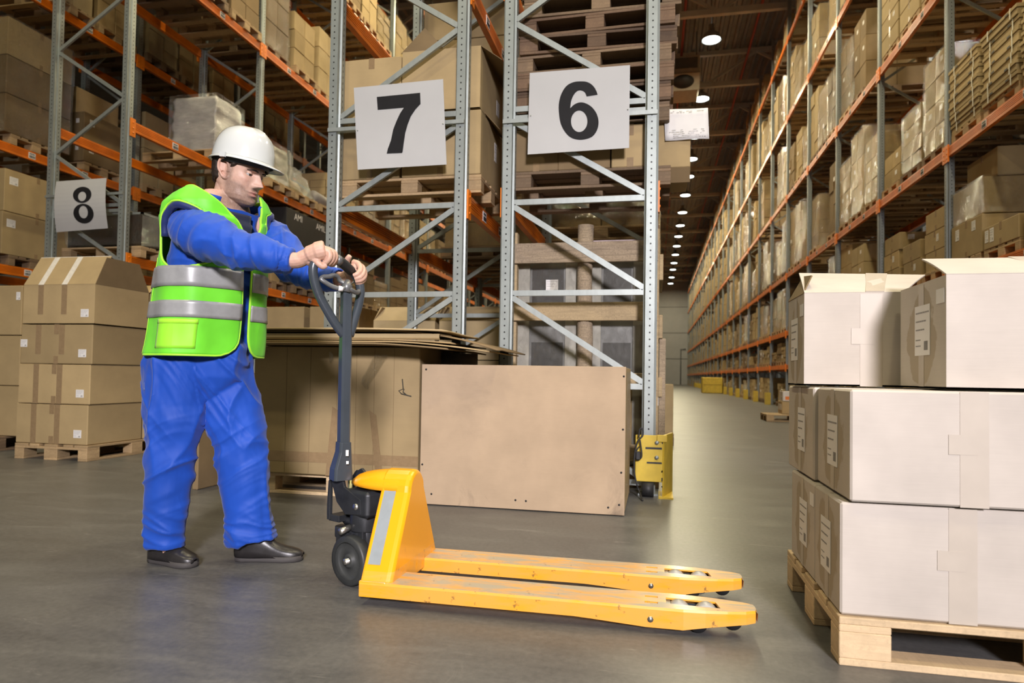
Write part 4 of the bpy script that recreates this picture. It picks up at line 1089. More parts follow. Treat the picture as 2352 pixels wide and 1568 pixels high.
mb.tube(pts, .004, 5); obj('tear', mb, CHIP, o)
for u in (-.36, -.18, .02, .16, .29, .43): obj('crease', MB().box2((u, -d/2-.0016, .01), (u+.002, -d/2+.001, h-.01)), KRAFT_D, o)
# hanging tatters of film
def tatter(pxs, wd, Y, seed, name='film_tatter'):
    r = random.Random(seed); rows = []
    for i, (x, y) in enumerate(pxs):
        c = py(x, y, Y)-o.location; k = wd[i]
        rows.append([c+Vector((k*(u/6-.5), -.02-.02*noise.noise(Vector((u*.9, i*.8, seed))), .015*noise.noise(Vector((u*.7, i, seed+9))))) for u in range(7)])
    mb = MB(); mb.grid(rows); return obj(name, mb, FILM_L, o)
tatter([(880, 815), (868, 832), (858, 850), (848, 868), (842, 882), (846, 892)], [.10, .09, .085, .08, .06, .02], 4.185, 1)
tatter([(612, 803), (600, 812), (592, 820), (584, 828)], [.06, .10, .12, .05], 4.185, 2)
tatter([(762, 808), (765, 815), (764, 824), (762, 832)], [.02, .03, .03, .01], 4.185, 3)
# flattened boxes
rr = random.Random(8)
def sheet(x0, x1, y0, y1, z, label, th=.010, droop=0, mat=KRAFT, wav=.006, seed=0):
    rows = []; n, m = 16, 6
    for j in range(m+1):
        y = y0+(y1-y0)*j/m; row = []
        for i in range(n+1):
            u = i/n; x = x0+(x1-x0)*u
            row.append(Vector((x-x0, y-y0, -droop*max(0, (u-.62)/.38)**2+wav*noise.noise(Vector((u*3, j*.4, seed)))*(.3+u))))
        rows.append(row)
    mb = MB(); mb.grid(rows); q = obj('flattened_box', mb, mat); q.location = (x0, y0, z); s = q.modifiers.new('solid', 'SOLIDIFY'); s.thickness = th; s.offset = 0
    return tag(q, label, 'flattened box', 'flattened boxes on the large carton')
sheet(-2.76, -1.27, 3.94, 4.98, 1.036, 'flattened kraft box at the bottom of the pile on the large carton', .009, .03, KRAFT_D, .006, 1)
sheet(-2.78, -1.02, 3.97, 5.0, 1.049, 'flattened kraft box with a drooping corner, next to the bottom of the pile', .008, .055, KRAFT, .006, 2)
fb = sheet(-2.74, -1.25, 3.99, 4.9, 1.064, 'flattened kraft box folded along its edge, in the middle of the pile', .008, .02, KRAFT, .004, 3)
rows = [[(.03, -.002, .0), (1.42, -.002, .0)], [(.03, -.012, .010), (1.42, -.012, .010)], [(.03, -.008, .036), (1.42, -.008, .036)], [(.03, .25, .040), (1.42, .25, .040)]]
mb = MB(); mb.grid(rows, smooth=False); q = obj('folded_edge', mb, KRAFT_L, fb); s = q.modifiers.new('solid', 'SOLIDIFY'); s.thickness = .005
sheet(-2.75, -.96, 4.02, 4.96, 1.118, 'flattened kraft box with a long drooping end, near the top of the pile', .008, .115, KRAFT_D, .008, 4)
sheet(-2.72, -1.30, 3.96, 4.9, 1.131, 'pale flattened box lying on top of the pile', .010, .01, KRAFT_L, .004, 5)
tag(obj('folded_board', MB().cbox((-3.18, 4.66, .42), (.045, .96, .84), .006), KRAFT_D), 'brown folded cardboard standing on edge behind the worker', 'cardboard')
# dark bits between: a roll and a rod
tag(obj('film_roll', MB().cyl((-1.42, 4.75, .70), (-1.42, 4.75, 1.0), .14, 24), plain('grey_wrapped_roll', (.18, .16, .145), .3)), 'grey wrapped roll standing behind the boarded box', 'roll')
bb = thing('boarded_box', 'large tan boarded box with nailed front standing beside the yellow column guard', 'box', (-.83, 4.14, 0))
w, d, h = 1.315, .79, .905
o = obj('front_board', MB().cbox((0, .006, h/2+.006), (w, .012, h), .002), PINKCARD, bb)
obj('side_board', MB().cbox((w/2-.006, d/2+.012, h/2+.012), (.012, d, h-.02), .002), KRAFT, bb)
obj('side_board', MB().cbox((-w/2+.006, d/2+.012, h/2+.012), (.012, d, h-.02), .002), KRAFT, bb)
obj('back_board', MB().cbox((0, d+.012, h/2), (w, .012, h-.02), .002), KRAFT_D, bb)
obj('top_board', MB().cbox((0, d/2+.012, h-.03), (w-.03, d-.02, .012), .002), KRAFT_D, bb)
mb = MB(); mb.grid([[(w/2+.004+.01*noise.noise(Vector((j*.6, k*.7, 2))), .02+.75*k/8, .1+.78*j/10) for k in range(9)] for j in range(11)]); obj('side_film', mb, FILM, bb)
for x, y in ((979, 848), (1433, 864), (1431, 986), (970, 1066), (1427, 1085), (974, 1131), (991, 1134), (1184, 1148), (1208, 1150), (1397, 1165), (1422, 1159)):
    p = py(x, y, 4.14)-bb.location; obj('nail', MB().cyl((p.x, -.0025, p.z), (p.x, .004, p.z), .0065, 8), BLACK, bb)

# ------------------------------------------------------------------ carton stacks on the left
lp = pallet((-5.43, 5.74, 0), 0, 'wooden pallet under the four layer carton stack, beside the worker', True, WOOD)
lz = [.147, .516, .885, 1.254]
nm = ['lowest', 'second', 'third', 'top']
for i, z in enumerate(lz):
    dx = .012*i-.01; top = i == 3
    labs = [('f', .29, .10, .085, .072)]
    if i == 2: labs.append(('f', -.36, .19, .075, .07))
    o = carton((-5.43+dx, 5.15+.33, z), .79, .66, .366, '%s kraft carton of the four layer stack beside the worker%s' % (nm[i], ', flaps open' if top else ''), 0, KRAFT, 'y' if not top else None, labs, 'four layer carton stack', opened=top)
    for u in (-.20, .06): obj('tape', MB().box2((u-.03, -.331, .0 if i < 2 else .09), (u+.03, -.3302, .362)), TAPE, o)
    if top:
        w, d, h = .79, .66, .366
        flap(o, (-w/2, -d/2, h), (w/2, -d/2, h), (w/2+.01, -d/2+.17, h+.285), (-w/2+.0, -d/2+.17, h+.285), KRAFT)
        flap(o, (w/2, -d/2, h), (w/2, d/2, h), (w/2+.02, d/2-.16, h+.26), (w/2+.02, -d/2+.10, h+.26), KRAFT_D, 'side_flap')  # flap lies in shade; the darker board puts that shade into its colour
        flap(o, (-w/2, d/2, h), (w/2, d/2, h), (w/2, d/2+.2, h+.1), (-w/2, d/2+.2, h+.1), KRAFT, 'back_flap')
        for u in (-.20, .06):
            mb = MB(); mb.add([(u-.03, -d/2-.004, h), (u+.03, -d/2-.004, h), (u+.03, -d/2+.166, h+.287), (u-.03, -d/2+.166, h+.287)], [(0, 1, 2, 3)]); q = obj('flap_tape', mb, TAPE_W, o); s = q.modifiers.new('solid', 'SOLIDIFY'); s.thickness = .003
        mb = MB(); mb.add([(-w/2, -d/2+.160, h+.268), (w/2, -d/2+.160, h+.268), (w/2, -d/2+.168, h+.288), (-w/2, -d/2+.168, h+.288)], [(0, 1, 2, 3)]); q = obj('edge_tape', mb, TAPE_W, o); s = q.modifiers.new('solid', 'SOLIDIFY'); s.thickness = .004
    carton((-5.43+dx, 5.83+.27, z), .79, .52, .366, '%s kraft carton of the stack behind, on the same pallet beside the worker' % nm[i], 0, KRAFT, 'y', (), 'four layer carton stack')
pallet((-6.85, 6.05, 0), 0, 'wooden pallet under the three layer carton stack by the frame edge', True, WOOD_D)
for i, z in enumerate((.147, .66, 1.175)):
    carton((-6.72, 5.95, z), .81, .72, .51, '%s kraft carton of the three layer stack beside the four layer one' % ('lowest', 'middle', 'top')[i], 0, KRAFT, 'y', (('f', .36, .40, .05, .08),) if i == 2 else (), 'three layer carton stack')

# ------------------------------------------------------------------ rack 7, first bay: opened cartons on the second beams
pallet((-1.96, 5.47, 2.29), pi/2, 'wooden pallet carrying opened cartons behind the plate with the number seven', True, WOOD)
z = 2.437
carton((-2.31, 5.47, z), .52, .80, .50, 'lower kraft carton behind the white plate with a seven, on the outer post side', 0, KRAFT, 'y')
carton((-2.31, 5.47, z+.505), .52, .80, .50, 'upper kraft carton behind the white plate with a seven, on the outer post side', 0, KRAFT, 'y')
carton((-1.70, 5.47, z), .66, .80, .52, 'lower kraft carton behind the plate with a seven, on the side of rack six', 0, KRAFT, 'y', (('r', .1, .33, .07, .16),))
o = carton((-1.71, 5.47, z+.53), .66, .80, .50, 'open kraft carton behind the plate with a seven, dark flap standing up', 0, KRAFT, None, (('r', .2, .22, .10, .13),), opened=True)
w, d, h = .66, .80, .50
tri = [py(x, y, 5.09)-o.location for x, y in ((921, 124), (1020, 118), (1014, 104), (976, 64))]
flap(o, tri[0], tri[1], tri[2], tri[3], KRAFT_D, 'flap')
flap(o, (w/2, -d/2, h), (w/2, d/2, h), (w/2+.17, d/2, h-.10), (w/2+.15, -d/2+.1, h-.08), KRAFT_D, 'side_flap')
flap(o, (w/2, -d/2+.15, .02), (w/2, d/2-.1, .02), (w/2+.14, d/2-.2, -.12), (w/2+.12, -d/2+.3, -.10), KRAFT_D, 'torn_flap')
carton((-1.62, 6.42, z+.25), .5, .55, .95, 'tall pale kraft carton behind the open carton in rack seven', 0, KRAFT_L, 'y')
# second bay floor: open cartons with flaps
for i, (x, y) in enumerate(((-2.72, 7.35), (-1.95, 7.35), (-2.35, 8.55), (-1.7, 8.6))):
    pallet((x, y, 0), 0, 'wooden pallet on the floor of rack seven, under the %s open carton stack' % ORD[i], False, WOOD)
    for q in range(3):
        o = carton((x, y, .146+.43*q), .72, .78, .425, '%s carton of the %s open stack on the floor of rack seven' % (('lowest', 'middle', 'open top')[q], ORD[i]), 0, KRAFT_L if i < 2 else KRAFT, None if q == 2 else 'x', (('f', -.24, .26, .11, .085),) if q == 2 and i == 0 else (), 'open carton stacks on the floor', opened=q == 2)
        if q == 2:
            h = .425
            flap(o, (-.36, -.39, h), (.36, -.39, h), (.36, -.20, h+.17), (-.36, -.20, h+.17), KRAFT_L)
            flap(o, (.36, -.39, h), (.36, .39, h), (.42, .30, h+.16), (.42, -.30, h+.16), KRAFT_L, 'side_flap')
            flap(o, (-.36, -.39, h), (-.36, .39, h), (-.30, .30, h+.16), (-.30, -.30, h+.16), KRAFT_D, 'side_flap')
for i, (x, y) in enumerate(((-5.3, 9.1), (-4.45, 9.1), (-3.7, 9.3))):
    pallet((x, y, 0), 0, 'wooden pallet in the aisle of rack eight, under the %s carton stack' % ORD[i], False, WOOD)
    for q in range(4 if i != 2 else 3): carton((x, y, .146+.41*q), .76, .8, .405, '%s carton of the %s stack in the aisle of rack eight' % (ORD[q], ORD[i]), 0, KRAFT, 'x', (), 'carton stacks in the aisle of rack eight')

# ------------------------------------------------------------------ rack 6, first bay: crate, cartons, stack of empty pallets
cr = thing('wooden_crate', 'slatted crate of rough planks and a log with wrapped goods, under rack six', 'crate', (-.56, 5.25, 0))
def cb(name, a, b2, mat, ch=.004): 
    m1 = MB().cbox([(a[i]+b2[i])/2 for i in range(3)], [abs(b2[i]-a[i]) for i in range(3)], ch); return obj(name, m1, mat, cr)
cb('plank', (-.62, -.03, 1.745), (.575, 0, 1.905), BARK); cb('plank', (-.60, -.03, 1.285), (.575, 0, 1.43), CRATEW)
cb('plank', (-.60, -.03, .75), (.575, 0, .88), CRATEW); cb('plank', (-.60, -.03, .2), (.575, 0, .33), CRATEW)
for x in (-.62, .50): cb('corner_post', (x, .0, .15), (x+.085, .07, 2.0), CRATEW); cb('corner_post', (x, .75, .15), (x+.085, .82, 1.95), CRATEW)
cb('side_plank', (.585, .0, 1.60), (.615, .82, 1.80), CRATEW); cb('side_plank', (.585, 0, 1.15), (.615, .82, 1.33), CRATEW)
cb('side_plank', (.585, 0, .70), (.615, .82, .85), CRATEW); cb('bark_plank', (.59, .02, .15), (.64, .14, 1.15), BARK)
mb = MB(); mb.tube([(.02, .055, .12), (.01, .05, .6), (.015, .055, 1.1), (.005, .05, 1.6), (.01, .055, 2.05)], [.062, .058, .064, .060, .064], 14); obj('log', mb, BARK, cr)
for y in (.0, .68): cb('base_beam', (-.62, y, 0), (.60, y+.1, .12), WOOD_D)
cb('base_board', (-.62, 0, .12), (.60, .82, .145), WOOD_D)
GREYG = plain('grey_appliance_panel', (.28, .285, .29), .35, .1, .15, 3); PINKF = plain('pink_foam', (.62, .50, .52), .7)
WHITEF = plain('white_corner_foam', (.55, .54, .50), .6)
ap = thing('wrapped_appliance', 'grey film wrapped appliance inside the slatted crate, on the side of rack seven', 'appliance', (-.86, 5.72, .15), group=None)
def appl(ap, w, d, h):
    obj('cabinet', MB().cbox((0, 0, h/2), (w, d, h), .01), GREYG, ap)
    for x in (-w/2+.045, w/2-.045): obj('corner_foam', MB().box2((x-.058, -d/2-.02, .02), (x+.058, -d/2+.03, h-.02)), WHITEF, ap)
    for zz in (.55, 1.15): obj('dark_glass', MB().box2((-w/2+.12, -d/2-.004, zz), (w/2-.12, -d/2, zz+.42)), DARKMET, ap)
    obj('top_foam', MB().box2((-w/2, -d/2-.015, h-.07), (w/2, d/2, h+.03)), PINKF, ap)
    obj('front_board', MB().box2((-w/2+.14, -d/2-.012, .05), (w/2-.08, -d/2-.002, .62)), KRAFT, ap)
    link('film', setmat(film_mesh(w+.05, d+.08, h+.02, 2), FILM, 0), ap)
appl(ap, .50, .70, 1.72)
put_label(ap, 'f', .5, .79, .04, 1.42, .10, .11, seed=9)
ap2 = thing('wrapped_appliance', 'grey film wrapped appliance inside the slatted crate, on the lamp aisle side', 'appliance', (-.30, 5.72, .15))
appl(ap2, .46, .70, 1.76)
pallet((-.50, 5.47, 2.29), pi/2, 'weathered wooden pallet carrying low cartons under the plate with a six', True, WOOD_D)
for i, (x, w2, mt) in enumerate(((-.92, .34, KRAFT_D), (-.55, .40, KRAFT_D), (-.20, .28, KRAFT))):
    carton((x, 5.47, 2.437), w2, .78, .33, '%s low kraft carton under the pallet stack in rack six, counted from rack seven' % ORD[i], 0, mt, 'y')
for q in range(8):
    r3 = random.Random(q+40)
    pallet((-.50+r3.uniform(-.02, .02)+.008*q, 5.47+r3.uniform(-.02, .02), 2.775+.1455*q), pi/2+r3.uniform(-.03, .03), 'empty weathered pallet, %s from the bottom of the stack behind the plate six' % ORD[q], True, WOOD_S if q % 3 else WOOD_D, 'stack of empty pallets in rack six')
o = carton((.115, 5.50, 2.437), .26, .70, .40, 'kraft carton sticking out of rack six over the aisle, white sheet on it', 0, KRAFT, None)
flap(o, (-.13, -.35, .0), (.13, -.35, 0), (.13, -.30, -.10), (-.08, -.30, -.10), KRAFT_D)
pp = [py(x, y, 5.13)-o.location for x, y in ((1525, 252), (1626, 248), (1629, 318), (1528, 323))]
sh = thing('paper_sheet', 'white printed paper sheet fixed to the carton sticking out of rack six', 'paper', o.location)
mb = MB(); rows = [[pp[0].lerp(pp[1], u/8).lerp(pp[3].lerp(pp[2], u/8), v/5)+Vector((0, .012*sin(u*.9)*(v/5-.3), 0)) for u in range(9)] for v in range(6)]
mb.grid(rows); q = obj('sheet', mb, PAPER, sh); s = q.modifiers.new('solid', 'SOLIDIFY'); s.thickness = .0015
FAINT = plain('faint_print', (.62, .62, .63), .7)
mb = MB(); r3 = random.Random(2)
for v in (.08, .12, .68, .74, .80, .86, .91):
    u = .1
    while u < .9:
        l2 = r3.uniform(.03, .09)
        if r3.random() < .6:
            a2 = pp[0].lerp(pp[1], u).lerp(pp[3].lerp(pp[2], u), v); b2 = pp[0].lerp(pp[1], u+l2).lerp(pp[3].lerp(pp[2], u+l2), v)
            mb.bar(a2+Vector((0, -.010, 0)), b2+Vector((0, -.010, 0)), .001, .004)
        u += l2+.015
obj('print', mb, FAINT, sh)['kind'] = 'stuff'

# ------------------------------------------------------------------ rack 8, first bay
pallet((-7.0, 9.0, 3.97), pi/2, 'wooden pallet under the silver wrapped load above the worker', True, WOOD)
wl = thing('wrapped_load', 'silver grey film wrapped load on a pallet above the worker in rack eight', 'load', (-6.74, 8.92, 4.116))
SILV = plain('silver_wrap', (.66, .65, .66), .22, .15, .12, 9, .9, 0, (1, 1, 3.5))
def crumple(w, d, h, n=20, amp=.03, seed=0, taper=.05):
    per = []
    for i in range(n): per.append((-w/2+w*i/n, -d/2))
    for i in range(n): per.append((w/2, -d/2+d*i/n))
    for i in range(n): per.append((w/2-w*i/n, d/2))
    for i in range(n): per.append((-w/2, d/2-d*i/n))
    rows = []
    for j in range(15):
        v = j/14; k = 1-taper*v-(.05 if j == 14 else 0)
        rows.append([(x*k+amp*noise.noise(Vector((x*4, y*4, v*9+seed))), y*k+amp*noise.noise(Vector((y*4, x*4+7, v*9+seed))), h*v+.03*noise.noise(Vector((x*3, y*3, seed)))*v) for x, y in per])
    mb = MB(); mb.grid(rows, True); n2 = len(mb.v); mb.f.append(tuple(range(n2-4*n, n2))); mb.sm.append(True); return mb
obj('wrapped_bundle', crumple(.76, .62, .80), SILV, wl); link('film', setmat(film_mesh(.80, .66, .82, 1), FILM_L, 0), wl)
wl2 = thing('wrapped_load', 'clear film wrapped load beside the silver one, behind the hard hat', 'load', (-6.95, 10.45, 4.116))
pallet((-6.98, 10.45, 3.97), pi/2, 'wooden pallet under the clear wrapped load behind the hard hat', True, WOOD)
obj('wrapped_bundle', crumple(.95, .72, .66, seed=3), plain('translucent_grey_wrap', (.30, .29, .26), .25, 0, .3, 6), wl2); link('film', setmat(film_mesh(1.0, .76, .68, 2), FILM, 0), wl2)
pallet((-7.0, 7.66, 2.27), pi/2, 'wooden pallet under the black bin behind the plate with an eight', True, WOOD)
bn = thing('black_bin', 'large black film wrapped bin full of cardboard scraps behind plate eight', 'bin', (-6.97, 7.66, 2.416))
BLKP = plain('black_plastic_bin', (.022, .023, .026), .3, 0, .2, 6)
def openbox(mb, w, d, h, t): 
    for a, b2 in (((-w/2, -d/2, 0), (w/2, -d/2+t, h)), ((-w/2, d/2-t, 0), (w/2, d/2, h)), ((-w/2, -d/2+t, 0), (-w/2+t, d/2-t, h)), ((w/2-t, -d/2+t, 0), (w/2, d/2-t, h)), ((-w/2, -d/2, 0), (w/2, d/2, t))): mb.box2(a, b2)
    return mb
obj('bin_body', openbox(MB(), 1.12, .76, .40, .03), BLKP, bn)
mb = MB(); 
for a, b2 in (((-.58, -.40, .40), (.58, -.37, .43)), ((-.58, .37, .40), (.58, .40, .43)), ((.55, -.40, .40), (.58, .40, .43)), ((-.58, -.40, .40), (-.55, .40, .43))): mb.box2(a, b2)
obj('rim', mb, GALV_B, bn); link('film', setmat(film_mesh(1.16, .80, .40, 3), FILM_L, 0), bn)
r3 = random.Random(6)
for q in range(6):
    o = tag(obj('cardboard_scrap', MB().box((0, 0, 0), (r3.uniform(.2, .5), r3.uniform(.1, .25), .008)), (KRAFT, KRAFT_L, WHITECARD)[q % 3]), '%s %s cardboard scrap lying in the black bin' % (('large', 'small')[q//3], ('brown', 'pale brown', 'white')[q % 3]), 'scrap', 'cardboard scraps in the black bin')
    o.location = (-6.97+r3.uniform(-.4, .45), 7.66+r3.uniform(-.25, .25), 2.80+r3.uniform(0, .09)); o.rotation_euler = (r3.uniform(-.4, .4), r3.uniform(-.4, .4), r3.uniform(0, 3))
# second bay of rack 8: loose wrapped goods and the black lettered carton
pallet((-6.98, 11.3, 3.97), pi/2, 'wooden pallet under slumped clear film beside the hard hat brim', True, WOOD)
cl = thing('film_heap', 'slumped heap of crumpled clear film on a pallet beyond the hat brim', 'film', (-6.9, 11.3, 4.116))
obj('heap', crumple(1.0, .76, .55, amp=.07, seed=9, taper=.5), film_mat('crumpled_film', (.80, .78, .62), .2, .25, 12), cl)
obj('core', crumple(.7, .5, .32, amp=.04, seed=5, taper=.4), KRAFT_L, cl)
pallet((-6.98, 12.2, 3.97), pi/2, 'wooden pallet under a grey rolled sheet in rack eight', True, WOOD)
tag(obj('rolled_sheet', MB().tube([(-6.55, 11.8, 4.25), (-6.6, 12.62, 4.25)], .13, 16), plain('grey_rolled_sheet', (.22, .20, .19), .5)), 'grey rolled sheet lying on the third beams of rack eight', 'roll')
pallet((-6.98, 11.3, 2.27), pi/2, 'wooden pallet under the black lettered carton in rack eight', False, WOOD_D)
bc = carton((-6.95, 11.5, 2.416), 1.05, 1.65, 1.36, 'black carton with white lettering under the third beams of rack eight', 0, plain('black_printed_card', (.018, .018, .02), .5), None)
def text(body, size, mat, parent, loc, rot, ext=.001, name='lettering', bold=0):
    cu = bpy.data.curves.new(name, 'FONT'); cu.body = body; cu.size = size; cu.extrude = ext; cu.offset = bold; cu.align_x = 'CENTER'; cu.align_y = 'CENTER'
    tmp = bpy.data.objects.new('tmp', cu); COL.objects.link(tmp); dg = bpy.context.evaluated_depsgraph_get(); me = bpy.data.meshes.new_from_object(tmp.evaluated_get(dg), depsgraph=dg); bpy.data.objects.remove(tmp)
    me.name = name; me.materials.clear(); me.materials.append(mat); return link(name, me, parent, loc, rot)
text('AMI', .17, PAPER, bc, (.5275, -.42, 1.24), (pi/2, 0, pi/2)); text('AMIL', .17, PAPER, bc, (.5275, .42, 1.24), (pi/2, 0, pi/2))
# ------------------------------------------------------------------ the rack behind rack 8
pallet((-9.44, 7.97, 3.97), pi/2, 'pale wooden pallet under the tall carton wall behind rack eight', True, WOOD)
for i in range(3):
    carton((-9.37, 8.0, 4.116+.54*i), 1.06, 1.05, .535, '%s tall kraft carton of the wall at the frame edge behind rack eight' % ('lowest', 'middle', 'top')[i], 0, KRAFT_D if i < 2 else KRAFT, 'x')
link('film', setmat(film_mesh(1.09, 1.07, 1.62, 2), FILM_L, 0), [k for k in COL.objects if k.get('label', '').startswith('lowest tall kraft carton of the wall')][0])
pallet((-9.44, 8.0, 2.27), pi/2, 'wooden pallet under two labelled cartons behind the plate with an eight', True, WOOD_D)
for i in range(2):
    carton((-9.37, 8.02, 2.416+.6*i), 1.06, 1.06-.03*i, .595, '%s labelled kraft carton behind rack eight, at the frame edge' % ('lower', 'upper')[i], 0, KRAFT, 'x', (('r', -.40+.02*i, .44, .13, .11),))

pallet((-9.44, 9.2, 3.97), pi/2, 'wooden pallet under shaded cartons seen through the frame of rack eight', True, WOOD)
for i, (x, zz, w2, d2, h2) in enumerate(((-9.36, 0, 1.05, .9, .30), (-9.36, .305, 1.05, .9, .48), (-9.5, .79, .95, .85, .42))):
    carton((x, 9.22, 4.116+zz), w2, d2, h2, '%s kraft carton seen through the end frame of rack eight' % ('lowest', 'middle', 'top')[i], 0, KRAFT_D if i != 2 else KRAFT, 'y', (('r', -.3, h2*.7, .09, .10), ('f', .4, h2*.7, .06, .07)) if i < 2 else ())  # lower two are unlit: darker board puts the missing light into their colour

pallet((-.36, 9.0, 0), pi/2, 'wooden pallet on the floor of rack six sticking out into the lamp lit aisle', True, WOOD_D)
carton((-.36, 9.0, .146), 1.18, .76, .62, 'kraft carton at the foot of rack six sticking out into the lamp lit aisle', 0, KRAFT, 'x', (('f', .4, .4, .08, .1),))
# ------------------------------------------------------------------ the worker
import numpy as np
E1 = Vector((CR.x, CR.y, 0)).normalized()          # picture right, level
E2 = Vector((_f.x, _f.y, 0)).normalized()          # away from the camera, level
PB = Vector((-1.93, 2.66, 0))
person = thing('person', 'worker in white hard hat, green vest and blue overalls pushing the yellow pallet truck', 'person', PB)
FA = radians(33)
FW = E1*cos(FA)-E2*sin(FA); LF = E1*sin(FA)+E2*cos(FA)     # facing and his left
ZZ = Vector((0, 0, 1))
def q(x, y, d): return pd(x, y, d)-PB
def loft(mb, stations, seg=28, cap=True):
    """stations: (centre, axis1, axis2) ellipse rings"""
    rows = [[c+a*cos(2*pi*k/seg)+b*sin(2*pi*k/seg) for k in range(seg)] for c, a, b in stations]
    mb.grid(rows, True); n = len(mb.v)
    if cap: mb.f.append(tuple(range(n-seg, n))); mb.f.append(tuple(range(n-len(rows)*seg+seg-1, n-len(rows)*seg-1, -1))); mb.sm += [True, True]
    return mb
def limb(mb, pts, radii, seg=20, flat=1.0, n=5):
    P = spline(pts, n); R = []
    for i in range(len(radii)-1):
        for j in range(n): R.append(radii[i]+(radii[i+1]-radii[i])*j/n)
    R.append(radii[-1]); return mb.tube(P, R, seg)
def remesh(mb, voxel, smooth=2, disp=None, name='m', mat=None):
    me = mb.mesh('tmp', None); o = bpy.data.objects.new('tmp', me); COL.objects.link(o)
    m = o.modifiers.new('r', 'REMESH'); m.mode = 'VOXEL'; m.voxel_size = voxel; m.use_smooth_shade = True
    if smooth: s = o.modifiers.new('s', 'SMOOTH'); s.iterations = smooth; s.factor = .5
    dg = bpy.context.evaluated_depsgraph_get(); ev = o.evaluated_get(dg)
    out = bpy.data.meshes.new_from_object(ev, depsgraph=dg); bpy.data.objects.remove(o); bpy.data.meshes.remove(me)
    out.name = name
    if disp:
        n = len(out.vertices); co = np.empty(n*3, np.float32); no = np.empty(n*3, np.float32)
        out.vertices.foreach_get('co', co); out.vertex_normals.foreach_get('vector', no)
        co = co.reshape(-1, 3); no = no.reshape(-1, 3)
        d = np.array([disp(Vector(p)) for p in co], np.float32)
        out.vertices.foreach_set('co', (co+no*d[:, None]).ravel()); out.update()
    out.polygons.foreach_set('use_smooth', [True]*len(out.polygons))
    if mat: out.materials.clear(); out.materials.append(mat)
    return out
# ---- cloth materials
def cloth(name, col, rough=.62, sheen=.15, fold=.14):
    m, nt, b = nodemat(name); v = mapping(nt); f = noise_tex(nt, v, 4, 4); g = noise_tex(nt, mapping(nt), 700, 1)
    c = ramp(nt, f, [(.3, tuple(x*.85 for x in col)), (.7, tuple(min(1, x*1.12) for x in col))]); nt.links.new(c, b.inputs['Base Color'])
    b.inputs['Roughness'].default_value = rough; b.inputs['Sheen Weight'].default_value = sheen; b.inputs['Specular IOR Level'].default_value = .35
    w1 = noise_tex(nt, mapping(nt, (1, 1, .5)), 5, 2, .45, 1.0)
    rm = ramp(nt, w1, [(.36, (0, 0, 0)), (.50, (1, 1, 1)), (.64, (0, 0, 0))])
    b1 = bump(nt, b, rm, fold, .012); b2 = bump(nt, b, g, .08, .001); nt.links.new(b1.outputs[0], b2.inputs['Normal']); return m
BLUE = cloth('blue_workwear', (.006, .064, .41)); BLUE_D = cloth('dark_blue_lining', (.010, .022, .11)); NAVY = cloth('navy_shirt', (.012, .016, .04))
VEST = cloth('green_safety_vest', (.155, .66, .030), .5, .1, .08); VEST_B = cloth('bright_vest_patch', (.30, .78, .035), .5, .1, .06); VEST_E = cloth('vest_edging', (.38, .84, .040), .5, .1, .0)
RSTRIP = plain('grey_reflective_strip', (.34, .345, .34), .38, .25, .06, 40)
SHOE = plain('black_shoe_leather', (.020, .018, .018), .34, 0, .3, 18, .25); SOLE = plain('dark_shoe_sole', (.05, .045, .043), .7)
HELM = plain('white_helmet_plastic', (.58, .605, .58), .16, 0, .02, 3, 0, .5)
HAIRM = plain('dark_brown_hair', (.022, .014, .009), .55, 0, .4, 60, .6)
# ---- trousers
def px_ring(x, y, hw, d, asp=.86):
    c = q(x, y, d); w = hw*d/FPX; return (c, E1*w, E2*w*asp)
mb = MB()
loft(mb, [px_ring(*a, asp=.66) for a in ((457, 770, 98, 2.97), (456, 800, 110, 2.97), (455, 835, 112, 2.975), (454, 865, 106, 2.975), (456, 890, 88, 2.975), (462, 912, 60, 2.975), (468, 925, 30, 2.975))])
loft(mb, [px_ring(*a) for a in ((428, 785, 72, 2.95), (418, 830, 80, 2.93), (405, 880, 74, 2.92), (399, 930, 70, 2.92), (400, 965, 66, 2.91), (394, 1010, 54, 2.91), (391, 1050, 51, 2.91), (388, 1100, 52, 2.92), (385, 1150, 49, 2.92), (381, 1200, 44, 2.92), (379, 1235, 41, 2.92), (380, 1254, 41, 2.92))])
loft(mb, [px_ring(*a) for a in ((492, 785, 66, 3.0), (500, 830, 74, 3.02), (514, 880, 70, 3.03), (526, 930, 70, 3.03), (540, 975, 66, 3.02), (552, 1020, 56, 3.01), (558, 1060, 54, 3.0), (563, 1110, 53, 3.0), (568, 1160, 52, 3.0), (572, 1200, 51, 3.0))])
a0 = q(572, 1195, 3.0); mb2 = []
st = []
for (x, y, hw, t) in ((572, 1195, 51, 0), (574, 1225, 52, .5), (577, 1243, 53, 1)):
    c, u, v = px_ring(x, y, hw, 3.0); st.append((c, u+Vector((0, 0, .020*t)), v))
loft(mb, st)
def nz3(p, sx, sy, sz, seed=0): return noise.noise(Vector((p.x*sx+seed, p.y*sy, p.z*sz)))
def ridge(v, p=2): return max(0, 1-abs(v)*2.2)**p
